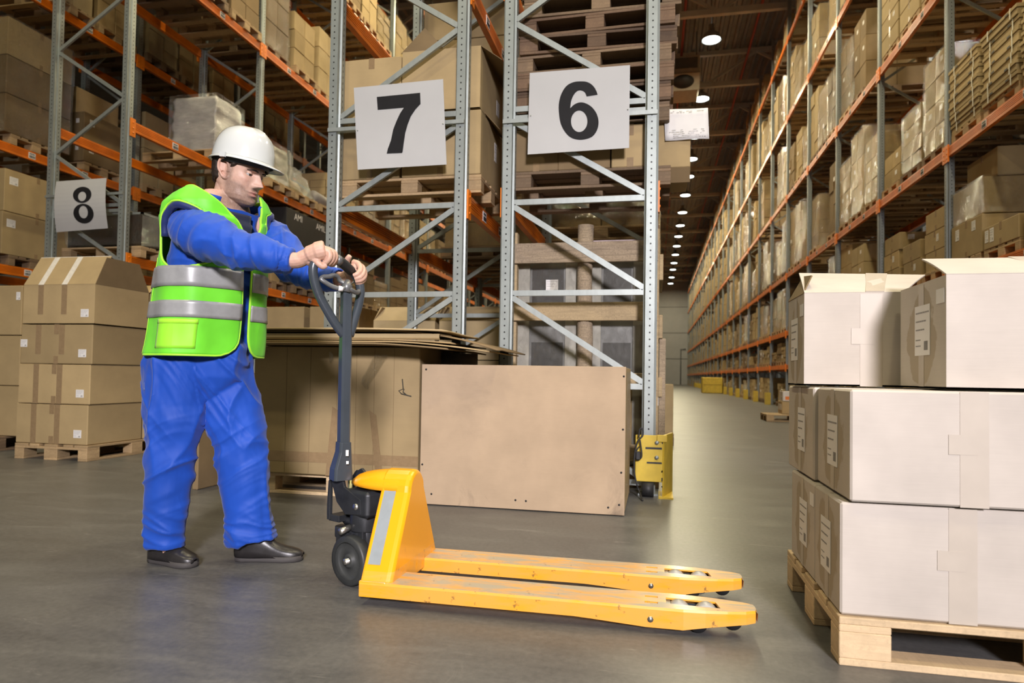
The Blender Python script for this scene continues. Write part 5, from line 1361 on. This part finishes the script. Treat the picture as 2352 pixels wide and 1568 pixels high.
def fold_trousers(p):
    w = p+PB; z = w.z; s = (w-PB).dot(E1); d = (w-PB).dot(E2)
    wx = w+Vector((nz3(w, 4, 4, 4, 1), nz3(w, 4, 4, 4, 2), nz3(w, 4, 4, 4, 3)))*.05
    t = .013*ridge(nz3(wx, 8, 8, 2.0, 0))-.005+.0035*nz3(w, 16, 16, 6, 5)
    # drag folds: slanting across the thigh of the front leg, and at both knees
    a = (wx.z*.8+(s)*1.15)
    t += .014*ridge(noise.noise(Vector((a*15, d*4, s*1.5+3))), 2)*exp(-((z-.80)/.22)**2)*(1 if s > -.02 else .45)
    b = (wx.z-(s)*.6)
    t += .013*ridge(noise.noise(Vector((b*17, d*4, 8))), 2)*exp(-((z-.42)/.16)**2)
    if z < .30: t += .010*ridge(noise.noise(Vector(((wx.z+.3*s)*26, d*5, s*5))), 1.5)*max(0, 1-abs(z-.15)/.13)
    return t
tr = link('trousers', remesh(mb, .0065, 3, fold_trousers, 'trousers', BLUE), person)
# side pocket flap and seam
mb = MB(); rows = []
for v in range(4): rows.append([q(333+u*9.0, 878+v*6+u*.6, 2.84-.018*min(1, u/3.)) for u in range(5)])
mb.grid(rows); o = obj('pocket_flap', mb, BLUE, tr); s = o.modifiers.new('solid', 'SOLIDIFY'); s.thickness = .012; s.offset = 0
# ---- torso rings (vest and jacket share them)
TR = [(818, 474, 1.0, 2.985), (770, 479, 1.0, 2.985), (700, 487, .99, 2.98), (640, 491, .985, 2.975), (590, 495, .98, 2.97), (550, 499, .985, 2.965), (515, 503, 1.0, 2.96), (485, 507, .97, 2.96), (462, 512, .83, 2.96), (445, 517, .64, 2.96), (428, 522, .43, 2.96)]
SF, SL = .160, .218
def ring_at(t):
    i = max(0, min(len(TR)-2, int(t))); f = t-i; a, b = TR[i], TR[i+1]
    return [a[k]+(b[k]-a[k])*f for k in range(4)]
def torso_pt(t, phi, off=0.0, flare=0.0):
    y, x, k, d = ring_at(t); c = q(x, y, d)
    sf = SF*(k if t < 6 else k*.9)+off+flare; sl = SL*k+off+flare
    cph, sph = cos(phi), sin(phi); e = .86
    u = (abs(cph)**e)*(1 if cph >= 0 else -1); v = (abs(sph)**e)*(1 if sph >= 0 else -1)
    return c+FW*(sf*u)+LF*(sl*v)
mb = MB(); seg = 36
rows = [[torso_pt(t, 2*pi*k/seg, -.020-.016*max(0, min(1, (t-4.5)/1.5))) for k in range(seg)] for t in [0, .7, 1.5, 2.2, 3, 3.6, 4.2, 4.8, 5.4, 6, 6.4, 6.8, 7.0]]
mb.grid(rows, True); n = len(mb.v); mb.f.append(tuple(range(n-seg, n))); mb.f.append(tuple(range(seg-1, -1, -1))); mb.sm += [True, True]
RSH, LSH = q(434, 526, 2.80), q(616, 540, 3.10)
limb(mb, [q(455, 530, 2.84), RSH, q(482, 548, 2.735), q(545, 571, 2.68), q(605, 583, 2.66), q(650, 597, 2.655)], [.066, .086, .092, .076, .064, .053], 22)
limb(mb, [q(655, 597, 2.655), q(668, 599, 2.655)], [.050, .045], 18)
limb(mb, [q(598, 535, 3.07), LSH, q(645, 572, 3.06), q(668, 602, 3.02), q(720, 632, 2.96), q(775, 642, 2.90)], [.068, .080, .086, .078, .064, .053], 22)
def fold_jacket(p):
    w = p+PB; s = (w-PB).dot(E1); d = (w-PB).dot(E2); z = w.z
    wx = w+Vector((nz3(w, 5, 5, 5, 1), nz3(w, 5, 5, 5, 2), nz3(w, 5, 5, 5, 3)))*.05
    ws = (wx-PB).dot(E1)
    t = .004*nz3(w, 16, 16, 16, 4)+.008*ridge(nz3(wx, 8, 8, 8, 8))-.003
    a = ws*.8-wx.z*.75; t += .011*ridge(noise.noise(Vector((a*15, d*3.5, 2))), 2)*exp(-((s-.12)/.16)**2)
    b = ws+wx.z*.35; t += .010*ridge(noise.noise(Vector((b*20, d*4, 7))), 1.6)*exp(-((s-.32)/.12)**2)
    t += .007*ridge(noise.noise(Vector((ws*38, d*9, wx.z*6))), 1.5)*exp(-((s-.43)/.05)**2)
    return t
jk = link('jacket', remesh(mb, .0065, 3, fold_jacket, 'jacket', BLUE), person)
def cuff(a, b, r0, r1, nm):
    a, b = Vector(a), Vector(b); ax = (b-a).normalized(); u = ax.orthogonal().normalized(); w = ax.cross(u); rows = []
    for i in range(9):
        t = i/8; rr = r0+(r1-r0)*t; rows.append([a.lerp(b, t)+(u*cos(2*pi*k/40)+w*sin(2*pi*k/40))*(rr*(1+.035*sin(k*2*pi/40*17+i*.2))) for k in range(40)])
    mb = MB(); mb.grid(rows, True); o = obj(nm, mb, BLUE, jk); s = o.modifiers.new('solid', 'SOLIDIFY'); s.thickness = .005; s.offset = -1; return o
cuff(q(640, 594, 2.656), q(666, 599, 2.655), .054, .047, 'cuff'); cuff(q(752, 640, 2.925), q(780, 643, 2.897), .056, .048, 'cuff')
# collar: high at the nape, low at the open front
mb = MB(); rows = []
for j, (dt, off) in enumerate(((-1.1, .016), (-.5, .014), (0, .017), (.35, .026))):
    row = []
    for k in range(41):
        ph = radians(22+316*k/40); tt = 7.25+2.1*sin(ph/2)**2+dt*(.6+.4*sin(ph/2)**2); row.append(torso_pt(tt, ph, off-.006*abs(cos(ph/2)))+FW*(-.010*sin(ph/2)**2))
    rows.append(row)
mb.grid(rows); o = obj('collar', mb, BLUE, jk); s = o.modifiers.new('solid', 'SOLIDIFY'); s.thickness = .006; s.offset = 0
# dark shirt at the open neck and down the front
mb = MB(); rows = [[torso_pt(t, radians(-17+34*k/10), -.013 if t < 8 else -.004) for k in range(11)] for t in [4.6+.2*i for i in range(11)]]
mb.grid(rows); o = obj('shirt', mb, NAVY, person); s = o.modifiers.new('solid', 'SOLIDIFY'); s.thickness = .004; s.offset = 0
# ---- safety vest
ARM_R, ARM_L = q(440, 534, 2.80), q(614, 545, 3.10)+LF*.035
def vest_pt(t, phi):
    fl = .018*max(0, 1-t/4)+.012*noise.noise(Vector((phi*1.6, t*.5, 2)))*max(.2, 1-t/6)+.004*sin(phi*9+t)
    return torso_pt(t, phi, .012+.008*max(0, min(1, (t-5)/1.5)), fl)
A0, A1 = radians(15.5), radians(364)      # from the far front edge round his left side, back, right side to the near front edge
NV, NT = 150, 74
ts = [0+8.75*i/(NT-1) for i in range(NT)]
def edges(t):
    neck = max(0, (t-4.5)/4.25); a0 = A0+radians(16)*neck; a1 = A1-radians(81)*neck**2
    if t < .9: k = (1-sqrt(max(0, 1-(1-t/.9)**2))); a1 -= radians(12)*k; a0 += radians(12)*k
    return a0, a1
rows = []
for t in ts:
    a0, a1 = edges(t); rows.append([vest_pt(t, a0+(a1-a0)*k/(NV-1)) for k in range(NV)])
def in_hole(p):
    for c, s in ((ARM_R, -1), (ARM_L, 1)):
        d = p-c; l = d.dot(LF)*s; f = d.dot(FW); z = d.z
        if l > -.10 and (f/.110)**2+((z+.018)/(.135))**2 < 1: return True
    return False
vs = [p for r in rows for p in r]; fs = []
keep = {}
hole = [in_hole(p) for p in vs]
for i in range(NT-1):
    for k in range(NV-1):
        ids = (i*NV+k, i*NV+k+1, (i+1)*NV+k+1, (i+1)*NV+k)
        if not any(hole[j] for j in ids): fs.append(ids)
me = bpy.data.meshes.new('vest'); me.from_pydata([tuple(p) for p in vs], [], fs); me.materials.append(VEST)
bm = bmesh.new(); bm.from_mesh(me)
bmesh.ops.delete(bm, geom=[v for v in bm.verts if not v.link_faces], context='VERTS')
bd = [v for v in bm.verts if any(e.is_boundary for e in v.link_edges)]
for _ in range(4):
    new = {}
    for v in bd:
        nb = [e.other_vert(v).co for e in v.link_edges if e.is_boundary]
        if len(nb) == 2: new[v] = v.co*.5+(nb[0]+nb[1])*.25
    for v, c in new.items(): v.co = c
# boundary loops for the edging
loops = []; seen = set()
for e in bm.edges:
    if e.is_boundary and e not in seen:
        L = []; v = e.verts[0]; cur = e
        while cur and cur not in seen:
            seen.add(cur); L.append(v.co.copy()); v = cur.other_vert(v)
            nx = [x for x in v.link_edges if x.is_boundary and x not in seen]; cur = nx[0] if nx else None
        if len(L) > 20: loops.append(L)
bm.to_mesh(me); bm.free(); me.polygons.foreach_set('use_smooth', [True]*len(me.polygons))
vest = link('vest', me, person); s = vest.modifiers.new('solid', 'SOLIDIFY'); s.thickness = .004; s.offset = 1
for L in loops:
    obj('edging', MB().tube(L[::2], .0055, 6, closed=True), VEST_E, vest)
    cen = sum(L, Vector())/len(L)
    for A in (ARM_R, ARM_L):
        if len(L) < 160 and (cen-A).length < .09:
            up = [p.lerp(A, .13)-LF*0 for p in L[::2] if p.z > A.z-.03]
            st0 = max(range(len(up)), key=lambda i: (up[i]-up[i-1]).length); up = up[st0:]+up[:st0]
            obj('shoulder_yoke', MB().tube(up, .016, 8), BLUE_D, jk)
def vpatch(name, t0, t1, p0, p1, mat, off=.007, nt=5, npn=60, th=.003):
    rows = []
    for i in range(nt+1):
        t = t0+(t1-t0)*i/nt; rows.append([])
        for k in range(npn+1):
            ph = p0+(p1-p0)*k/npn; p = vest_pt(t, ph); c0 = q(ring_at(t)[1], ring_at(t)[0], ring_at(t)[3]); dr = (p-c0); dr.z = 0; dr.normalize(); rows[-1].append(p+dr*off)
    mb = MB(); mb.grid(rows); o = obj(name, mb, mat, vest); s = o.modifiers.new('solid', 'SOLIDIFY'); s.thickness = th; s.offset = 0; return o
def t_of(y):
    for i in range(len(TR)-1):
        if TR[i][0] >= y >= TR[i+1][0]: return i+(TR[i][0]-y)/(TR[i][0]-TR[i+1][0])
vpatch('reflective_strip', t_of(672), t_of(628), edges(3)[0], edges(3)[1], RSTRIP, npn=110); vpatch('reflective_strip', t_of(738), t_of(702), edges(2)[0], edges(2)[1], RSTRIP, npn=110)
vpatch('pocket', .28, t_of(742), radians(274), radians(325), VEST_B, .0055, 8, 14, .0015)
vpatch('pocket_edge', t_of(752), t_of(742), radians(273.5), radians(325.5), VEST_E, .0065, 2, 14, .0015)
vpatch('seam', .05, t_of(606), radians(247), radians(249), VEST_E, .006, 24, 2, .002)
# ---- shoes
def shoe(heel, toe, name):
    heel, toe = Vector(heel)-PB, Vector(toe)-PB; L = (toe-heel).length; ax = (toe-heel).normalized(); side = ZZ.cross(ax).normalized()
    root = link(name, None, person, heel)
    def P(t, s, z): return ax*(t*L)+side*s+ZZ*z
    mb = MB(); outl = [(0, .0), (.02, .030), (.12, .038), (.35, .036), (.55, .044), (.75, .050), (.9, .043), (.98, .024), (1.0, 0)]
    full = outl+[(t, -s) for t, s in reversed(outl[1:-1])]
    rows = [[P(t*k+(1-k)*.5, s*k, z) for t, s in full] for z, k in ((.0, .97), (.006, 1.0), (.026, 1.0))]
    mb.grid(rows, True); n = len(full); mb.f.append(tuple(range(n-1, -1, -1))); mb.f.append(tuple(range(2*n, 3*n))); mb.sm += [False, False]; o = obj('sole', mb, SOLE, root); 
    st = []
    for t, w, zt in ((.0, .020, .12), (.05, .036, .150), (.18, .042, .155), (.32, .042, .150), (.45, .040, .115), (.58, .042, .080), (.72, .046, .062), (.86, .042, .054), (.95, .030, .045), (.995, .012, .034)):
        st.append([P(t, w*sin(pi*k/12-pi/2), .020+(zt-.020)*(cos(pi*k/12-pi/2)**.55 if 0 < k < 12 else 0)) for k in range(13)])
    mb = MB(); mb.grid(st); o = obj('upper', mb, SHOE, root); s = o.modifiers.new('sub', 'SUBSURF'); s.levels = 1; s.render_levels = 1; s2 = o.modifiers.new('solid', 'SOLIDIFY'); s2.thickness = .003
    mb = MB()
    for i in range(4):
        t = .40+.055*i; z = .118-.012*i; mb.tube([P(t, -.020, z-.004), P(t+.01, 0, z+.004), P(t, .020, z-.004)], .0028, 5)
    obj('laces', mb, BLACK, root)
shoe(pz(349, 1287)+Vector((0, 0, .0)), pz(449, 1303), 'shoe'); shoe(pz(541, 1286), pz(697, 1286), 'shoe')
# ---- head, neck, hands: one continuous body
HS = 1.13
HC = q(552, 400, 2.95)
HY = radians(17); HP = radians(13)
hx = (E1*cos(HY)-E2*sin(HY)); hy = ZZ.cross(hx).normalized()
hxp = (hx*cos(HP)-ZZ*sin(HP)).normalized(); hz = hxp.cross(hy).normalized()
HM = Matrix(((hxp.x, hy.x, hz.x, HC.x), (hxp.y, hy.y, hz.y, HC.y), (hxp.z, hy.z, hz.z, HC.z), (0, 0, 0, 1))) @ Matrix.Scale(HS, 4)
HMI = HM.inverted()
ZT = [(.122, .00, -.03, .012), (.112, .045, -.068, .040), (.095, .068, -.088, .060), (.07, .080, -.100, .070), (.045, .087, -.105, .074), (.02, .089, -.104, .0755), (0, .085, -.101, .075), (-.02, .084, -.095, .0735), (-.045, .083, -.086, .070), (-.065, .083, -.072, .0655), (-.085, .083, -.058, .063), (-.100, .082, -.036, .055), (-.112, .074, -.004, .036), (-.120, .060, .022, .018)]
def zint(z):
    for i in range(len(ZT)-1):
        a, b = ZT[i], ZT[i+1]
        if a[0] >= z >= b[0]:
            f = (a[0]-z)/(a[0]-b[0]); f = f*f*(3-2*f)*.3+f*.7; return [a[k]+(b[k]-a[k])*f for k in range(1, 4)]
    return list(ZT[0][1:]) if z > 0 else list(ZT[-1][1:])
def G(v, s): return exp(-(v/s)**2)
def head_pt(z, ph, hair=0.0):
    xf, xb, w = zint(z); cx = (xf+xb)/2; a = (xf-xb)/2
    c, s = cos(ph), sin(ph); e = .88 if c > 0 else .95
    x = cx+a*(abs(c)**e)*(1 if c >= 0 else -1); y = w*(abs(s)**.92)*(1 if s >= 0 else -1)
    f = 0
    if c > 0:
        ay = abs(y)
        nose = G(y, .0085+.006*max(0, min(1, (.012-z)/.05)))
        if z > -.036: amp = .003+.034*max(0, min(1, (.018-z)/.052))**1.15
        else: amp = .037*max(0, 1-(-.036-z)/.013)
        if z > .02: amp = .003*max(0, 1-(z-.02)/.02)
        f += amp*nose
        f += .0105*G(ay-.0150, .0065)*G(z+.039, .0080)
        f += -.0145*G(ay-.032, .0155)*G(z-.003, .0105) - .004*G(ay-.018, .007)*G(z-.006, .009)
        f += .0090*G(ay-.030, .021)*G(z-.0215, .0066) + .003*G(y, .012)*G(z-.026, .012)
        f += .0050*G(ay-.050, .017)*G(z+.020, .014)
        f += -.004*G(ay-.040, .012)*G(z+.058, .018)
        f += -.0025*G(ay-.027, .006)*G(z+.047, .012)
        mw = G(y, .0215)
        f += .0095*G(z+.0620, .0048)*mw + .0100*G(z+.0748, .0052)*G(y, .0185) - .0070*G(z+.0683, .0024)*G(y, .0235) - .0045*G(z+.0850, .0055)*G(y, .022)
        f += -.002*G(y, .0035)*G(z+.054, .005)
        f += .0075*G(z+.104, .013)*G(y, .017)
    x += f
    return Vector((x, y, z))
hb = MB(); nh, nph = 92, 96
rows = []
for i in range(nh):
    z = .1215-.241*i/(nh-1); rows.append([HM @ head_pt(z, 2*pi*(k+.5)/nph) for k in range(nph)])
hb.grid(rows, True); n0 = nh*nph; hb.f.append(tuple(range(nph))); hb.f.append(tuple(range(n0-1, n0-nph-1, -1))); hb.sm += [True, True]
# ears
for sg in (-1, 1):
    def EP(x, y, z): return HM @ Vector((x, sg*y, z))
    helix = [(.012, .072, -.010), (.008, .077, .012), (-.004, .083, .030), (-.020, .088, .033), (-.030, .089, .018), (-.029, .086, -.004), (-.020, .081, -.020), (-.008, .076, -.034), (.004, .072, -.036), (.010, .071, -.026)]
    hb.tube(spline([EP(*p) for p in helix], 4), .0052*HS, 8)
    hb.tube([EP(-.010, .074, -.030), EP(-.002, .075, -.034)], [.007*HS, .006*HS], 8)
    hb.tube([EP(-.022, .070, .004), EP(-.016, .080, .004)], [.020*HS, .016*HS], 12)
    hb.tube([EP(.008, .070, -.008), EP(.004, .077, -.008)], [.006*HS, .004*HS], 8)
# eyelids: thin shells over the eyeballs
EYR = .0122
def eye_c(sg): return Vector((.0640, sg*.0310, .0015))
for sg in (-1, 1):
    c = eye_c(sg)
    for upper in (True, False):
        rows = []
        for i in range(5):
            el = radians((4+60*i/4) if upper else (-30-42*i/4))
            rows.append([])
            for k in range(13):
                az = radians(-78+156*k/12)
                lift = el*(1 if i else 1)*(.35+.65*cos(az)**.6 if i == 0 else 1)
                r = EYR+.0024; rows[-1].append(HM @ (c+Vector((r*cos(lift)*cos(az), r*cos(lift)*sin(az), r*sin(lift)))))
        inner = [[HM @ (c+(HMI @ p-c)*.86) for p in row] for row in rows]
        m, n1 = len(rows[0]), len(rows); base = len(hb.v)
        vsx = [p for r in rows for p in r]+[p for r in inner for p in r]; fsx = []; o1 = m*n1
        for i in range(n1-1):
            for k in range(m-1):
                a = i*m+k; fsx.append((a, a+1, a+m+1, a+m)); fsx.append((o1+a, o1+a+m, o1+a+m+1, o1+a+1))
        for k in range(m-1): fsx.append((k+1, k, o1+k, o1+k+1)); a = (n1-1)*m+k; fsx.append((a, a+1, o1+a+1, o1+a))
        for i in range(n1-1): a = i*m; fsx.append((a, a+m, o1+a+m, o1+a)); a = i*m+m-1; fsx.append((a+m, a, o1+a, o1+a+m))
        hb.add(vsx, fsx, None, True)
# neck, chest, arms
nb = HM @ Vector((-.032, 0, -.085)); nb2 = q(520, 470, 2.96)
hb.tube(spline([HM @ Vector((-.030, 0, -.03)), HM @ Vector((-.030, 0, -.09)), q(532, 452, 2.96), q(518, 490, 2.965)], 4), [.064]*5+[.063, .063, .064, .066]+[.068, .070, .072, .074], 20)
loft(hb, [(q(ring_at(t)[1], ring_at(t)[0], ring_at(t)[3]), FW*(SF*ring_at(t)[2]*.62), LF*(SL*ring_at(t)[2]*.66)) for t in (1, 2.5, 4, 5.5, 6.5, 7.3, 8.2, 9)], 24)
limb(hb, [q(470, 515, 2.87), RSH, q(485, 537, 2.74), q(550, 567, 2.68), q(620, 588, 2.66), q(676, 598, 2.655), q(700, 592, 2.655)], [.06, .07, .058, .048, .042, .032, .029], 16)
limb(hb, [q(575, 515, 3.06), LSH, q(640, 570, 3.05), q(668, 603, 3.01), q(730, 633, 2.95), q(785, 641, 2.89), q(801, 634, 2.875)], [.06, .068, .056, .048, .042, .031, .029], 16)
limb(hb, [q(430, 850, 2.93), q(400, 1030, 2.91), q(385, 1240, 2.92)], [.085, .060, .04], 14); limb(hb, [q(500, 850, 3.02), q(552, 1030, 3.01), q(577, 1230, 3.0)], [.085, .060, .04], 14)
loft(hb, [px_ring(*a) for a in ((460, 790, 62, 2.985), (460, 840, 62, 2.985), (462, 875, 40, 2.985))], 20)
for sx, d in ((383, 2.92), (580, 3.0)): hb.tube([q(sx, 1225, d), q(sx+8, 1262, d), q(sx+22, 1280, d)], [.036, .036, .03], 12)
# hands
def finger(pts, r): limb(hb, [q(*p) for p in pts], r, 10, n=4)
# right hand (near): fist over the top bar, knuckles up
hb.tube(spline([q(692, 594, 2.654), q(712, 585, 2.65), q(730, 578, 2.646), q(748, 574, 2.65)], 4), [.030]*4+[.036]*4+[.040]*4+[.034], 16)
hb.tube([q(706, 596, 2.66), q(730, 594, 2.66), q(745, 590, 2.665)], [.026, .032, .026], 12)
finger([(738, 573, 2.636), (755, 578, 2.636), (757, 592, 2.634), (748, 603, 2.638), (741, 605, 2.655)], [.0135, .0128, .0115, .0105, .0085])
finger([(744, 571, 2.652), (762, 578, 2.654), (764, 592, 2.652), (756, 604, 2.652), (749, 606, 2.666)], [.0135, .013, .0118, .0108, .0085])
finger([(748, 572, 2.670), (767, 580, 2.672), (770, 593, 2.670), (762, 605, 2.668), (755, 607, 2.680)], [.013, .0125, .0115, .0105, .0082])
finger([(748, 575, 2.690), (767, 583, 2.692), (772, 596, 2.690), (766, 607, 2.688), (759, 609, 2.698)], [.012, .0112, .0105, .0098, .0078])
finger([(718, 592, 2.640), (730, 603, 2.632), (741, 612, 2.634), (750, 609, 2.640)], [.015, .0135, .012, .0095])
# left hand (far): palm behind the grip, fingers curling down over it towards the camera
hb.tube(spline([q(793, 638, 2.885), q(804, 630, 2.875), q(816, 622, 2.87), q(824, 618, 2.868)], 4), [.029]*4+[.033]*4+[.034]*4+[.028], 16)
finger([(812, 602, 2.868), (823, 606, 2.848), (828, 618, 2.822), (822, 628, 2.800), (811, 633, 2.796)], [.0135, .0132, .0122, .011, .0088])
finger([(820, 607, 2.874), (832, 614, 2.852), (834, 626, 2.826), (827, 636, 2.806), (814, 640, 2.802)], [.0138, .0132, .0122, .011, .0088])
finger([(825, 614, 2.880), (836, 622, 2.858), (837, 634, 2.832), (829, 643, 2.812), (816, 646, 2.808)], [.0132, .0126, .0118, .0105, .0085])
finger([(827, 624, 2.884), (836, 632, 2.864), (836, 642, 2.842), (828, 649, 2.822), (817, 650, 2.818)], [.012, .0112, .0105, .0096, .0078])
finger([(797, 622, 2.872), (795, 606, 2.85), (799, 594, 2.832), (804, 587, 2.825)], [.0155, .014, .0125, .0098])
body_me = remesh(hb, .0022, 1, None, 'body')
# skin colours by place on the head
n = len(body_me.vertices); co = np.empty(n*3, np.float32); body_me.vertices.foreach_get('co', co); co = co.reshape(-1, 3)
Mi = np.array(HMI); loc = co @ Mi[:3, :3].T + Mi[:3, 3]
X, Yy, Zz = loc[:, 0], np.abs(loc[:, 1]), loc[:, 2]
def g(v, s): return np.exp(-(v/s)**2)
col = np.tile(np.array([.60, .385, .285], np.float32), (n, 1))
inhead = (np.abs(loc[:, 0]) < .16) & (Yy < .12) & (Zz > -.16) & (Zz < .14)
rud = inhead*(.55*g(Yy-.045, .02)*g(Zz+.025, .02)*(X > .03)+.5*g(Yy, .012)*g(Zz+.036, .01)*(X > .09)+.5*(X < .01)*(Yy > .072))
col = col*(1-rud[:, None]*.5)+np.array([.56, .235, .17])*rud[:, None]*.5
# stubble: jaw, chin, upper lip, fading to the cheek and down the throat
line = -.026-.010*np.clip((X-.0)/.08, 0, 1)-.022*np.clip((X-.055)/.03, 0, 1)*(Yy > .018)
st_ = np.clip((line-Zz)/.016, 0, 1)*np.clip((X+.012)/.02, 0, 1)*np.clip((Zz+.155)/.03, 0, 1)
must = g(Zz+.053, .0075)*np.clip(1-Yy/.034, 0, 1)*(X > .06)
sideb = np.clip((.02-np.abs(X-.012))/.012, 0, 1)*(Zz < .03)*(Zz > -.05)*(Yy > .055)
st_ = inhead*np.clip(np.maximum.reduce([st_*.85, must*.9, sideb*.8]), 0, 1)
lips = inhead*(X > .07)*np.clip(1.15-Yy/.024, 0, 1)*np.maximum(g(Zz+.0635, .0042), g(Zz+.0735, .0052))
st_ = st_*(1-np.clip(lips*1.3, 0, 1))
rs = np.random.RandomState(3).rand(n)*.35+.65
col = col*(1-(st_*.84*rs)[:, None])+np.array([.085, .058, .042])*(st_*.84*rs)[:, None]
col = col*(1-(lips*.9)[:, None])+np.array([.50, .17, .15])*(lips*.9)[:, None]
hand = (~inhead) & (co[:, 2] < 1.45)
col[hand] = np.array([.60, .37, .275])
ca = body_me.color_attributes.new('tone', 'FLOAT_COLOR', 'POINT')
ca.data.foreach_set('color', np.concatenate([col, np.ones((n, 1))], 1).astype(np.float32).ravel())
m, nt, b = nodemat('skin'); at_ = nt.nodes.new('ShaderNodeAttribute'); at_.attribute_name = 'tone'
f = noise_tex(nt, mapping(nt), 55, 4); c = mixc(nt, .18, at_.outputs['Color'], ramp(nt, f, [(.35, (.30, .15, .10)), (.65, (.66, .45, .34))])); nt.links.new(c, b.inputs['Base Color'])
b.inputs['Roughness'].default_value = .48; b.inputs['Subsurface Weight'].default_value = .12; b.inputs['Subsurface Radius'].default_value = (.6, .25, .12); b.inputs['Subsurface Scale'].default_value = .012
b.inputs['Specular IOR Level'].default_value = .4; bump(nt, b, noise_tex(nt, mapping(nt), 420, 3), .12, .001)
body_me.materials.clear(); body_me.materials.append(m)
body = link('body', body_me, person)
EYEW = plain('eye_white', (.40, .37, .34), .25); IRIS = plain('dark_iris', (.035, .028, .020), .12, 0, .3, 200)
for sg in (-1, 1):
    mb = MB(); c = eye_c(sg); rows = [[HM @ (c+Vector((EYR*sin(a)*cos(2*pi*k/20), EYR*sin(a)*sin(2*pi*k/20), EYR*cos(a)))) for k in range(20)] for a in [pi*i/14 for i in range(15)]]
    mb.grid(rows, True); e = obj('eye', mb, EYEW, body)
    d = Vector((.97, -.10, -.16)).normalized(); u = d.orthogonal().normalized(); w = d.cross(u)
    mb = MB(); rows = [[HM @ (c+d*(sqrt(max(0, (EYR+.0005)**2-r*r)))+(u*cos(2*pi*k/18)+w*sin(2*pi*k/18))*r) for k in range(18)] for r in (.0001, .0035, .0066)]
    mb.grid(rows, True); obj('iris', mb, IRIS, e)
# hair under the helmet, brows
def shell(zs, phs, off, nse=.004, fq=60):
    rows = []
    for z in zs:
        row = []
        for ph in phs:
            p = head_pt(max(-.119, min(.121, z)), ph); d = Vector((p.x+.01, p.y, (p.z-.0)*.4)).normalized()
            row.append(HM @ (p+d*(off+nse*noise.noise(p*fq)+nse*.7*noise.noise(p*fq*2.3))))
        rows.append(row)
    return rows
mb = MB()
rows = []
for i in range(16):
    row = []
    for k in range(70):
        ph = radians(50+260*k/69); front = abs(ph-pi)/radians(130)          # 1 at the temples, 0 at the nape
        zlow = -.062+.085*front**1.6
        if front > .62: zlow = max(zlow, -.028+.085*(front-.62)/.38)
        z = .075+(zlow-.075)*i/15
        p = head_pt(z, ph); d = Vector((p.x+.01, p.y, 0)).normalized(); off = (.007 if i < 15 else .001)*(1-.25*front)
        if abs(p.y) > .055 and -.045 < p.x < .014 and -.05 < z < .036: off = -.008
        row.append(HM @ (p+d*(off+.0045*noise.noise(p*75)+.003*noise.noise(p*160))))
    rows.append(row)
mb.grid(rows); o = obj('hair', mb, HAIRM, body); s = o.modifiers.new('solid', 'SOLIDIFY'); s.thickness = .006; s.offset = -1
for sg in (-1, 1):
    mb = MB(); pts = []
    for k in range(9):
        t = k/8; y = sg*(.012+.038*t); z = .0165+.0045*sin(pi*t*.8)-.004*t; ph = atan2(y/.0755, .8); 
        best = min((head_pt(z, a*.02) for a in range(-60, 61)), key=lambda p: abs(p.y-y)+(0 if p.x > 0 else 9)); pts.append(HM @ (Vector((best.x+.0012, y, z))))
    mb.tube(pts, [.0026, .0038, .0042, .0042, .004, .0036, .003, .0022, .0012], 6); obj('eyebrow', mb, HAIRM, body)
# ---- hard hat
HT = HM @ Matrix.Translation((.004, 0, .046)) @ Matrix.Rotation(radians(-4), 4, 'Y')
prof = [(1.0, -.006), (1.0, .004), (.985, .03), (.95, .056), (.88, .083), (.76, .106), (.60, .122), (.40, .131), (.2, .135), (.02, .136)]
rows = []
for r, z in prof:
    row = []
    for k in range(64):
        a = 2*pi*k/64; bx = .128 if cos(a) < 0 else .118; x, y = bx*r*cos(a), .104*r*sin(a)
        rid = .004*exp(-(y/.012)**2)*(1 if z > .08 else z/.08 if z > 0 else 0)+.003*exp(-((abs(y)-.045)/.008)**2)*(1 if z > .05 else 0)
        row.append(HT @ Vector((x, y, z+rid)))
    rows.append(row)
hh = link('hard_hat', None, person)
mb = MB(); mb.grid(rows, True); n1 = len(mb.v); mb.f.append(tuple(range(n1-64, n1))); mb.sm.append(True)
o = obj('shell', mb, HELM, hh); s = o.modifiers.new('solid', 'SOLIDIFY'); s.thickness = .003; s.offset = -1; s = o.modifiers.new('sub', 'SUBSURF'); s.levels = 1; s.render_levels = 1
rows = []
for j in range(5):
    t = j/4; row = []
    for k in range(64):
        a = 2*pi*k/64; c = cos(a); bx = .128 if c < 0 else .118; ext = .009+.043*max(0, c)**2.2
        row.append(HT @ Vector(((bx+ext*t)*c, (.104+ext*.9*t)*sin(a), .002-.010*t-.012*t*max(0, c)**2)))
    rows.append(row)
mb = MB(); mb.grid(rows, True); o = obj('brim', mb, HELM, hh); s = o.modifiers.new('solid', 'SOLIDIFY'); s.thickness = .0035; s.offset = 0
mb = MB(); mb.box2((-.012, -.118, -.012), (.012, -.110, .006)); mb.v = [tuple(HT @ Vector(p)) for p in mb.v]; obj('clip', mb, HELM, hh)
rows = [[HT @ Vector((.108*cos(2*pi*k/40)-.006, .090*sin(2*pi*k/40), z)) for k in range(40)] for z in (-.022, .010)]
mb = MB(); mb.grid(rows, True); o = obj('headband', mb, BLACK, hh); s = o.modifiers.new('solid', 'SOLIDIFY'); s.thickness = .003
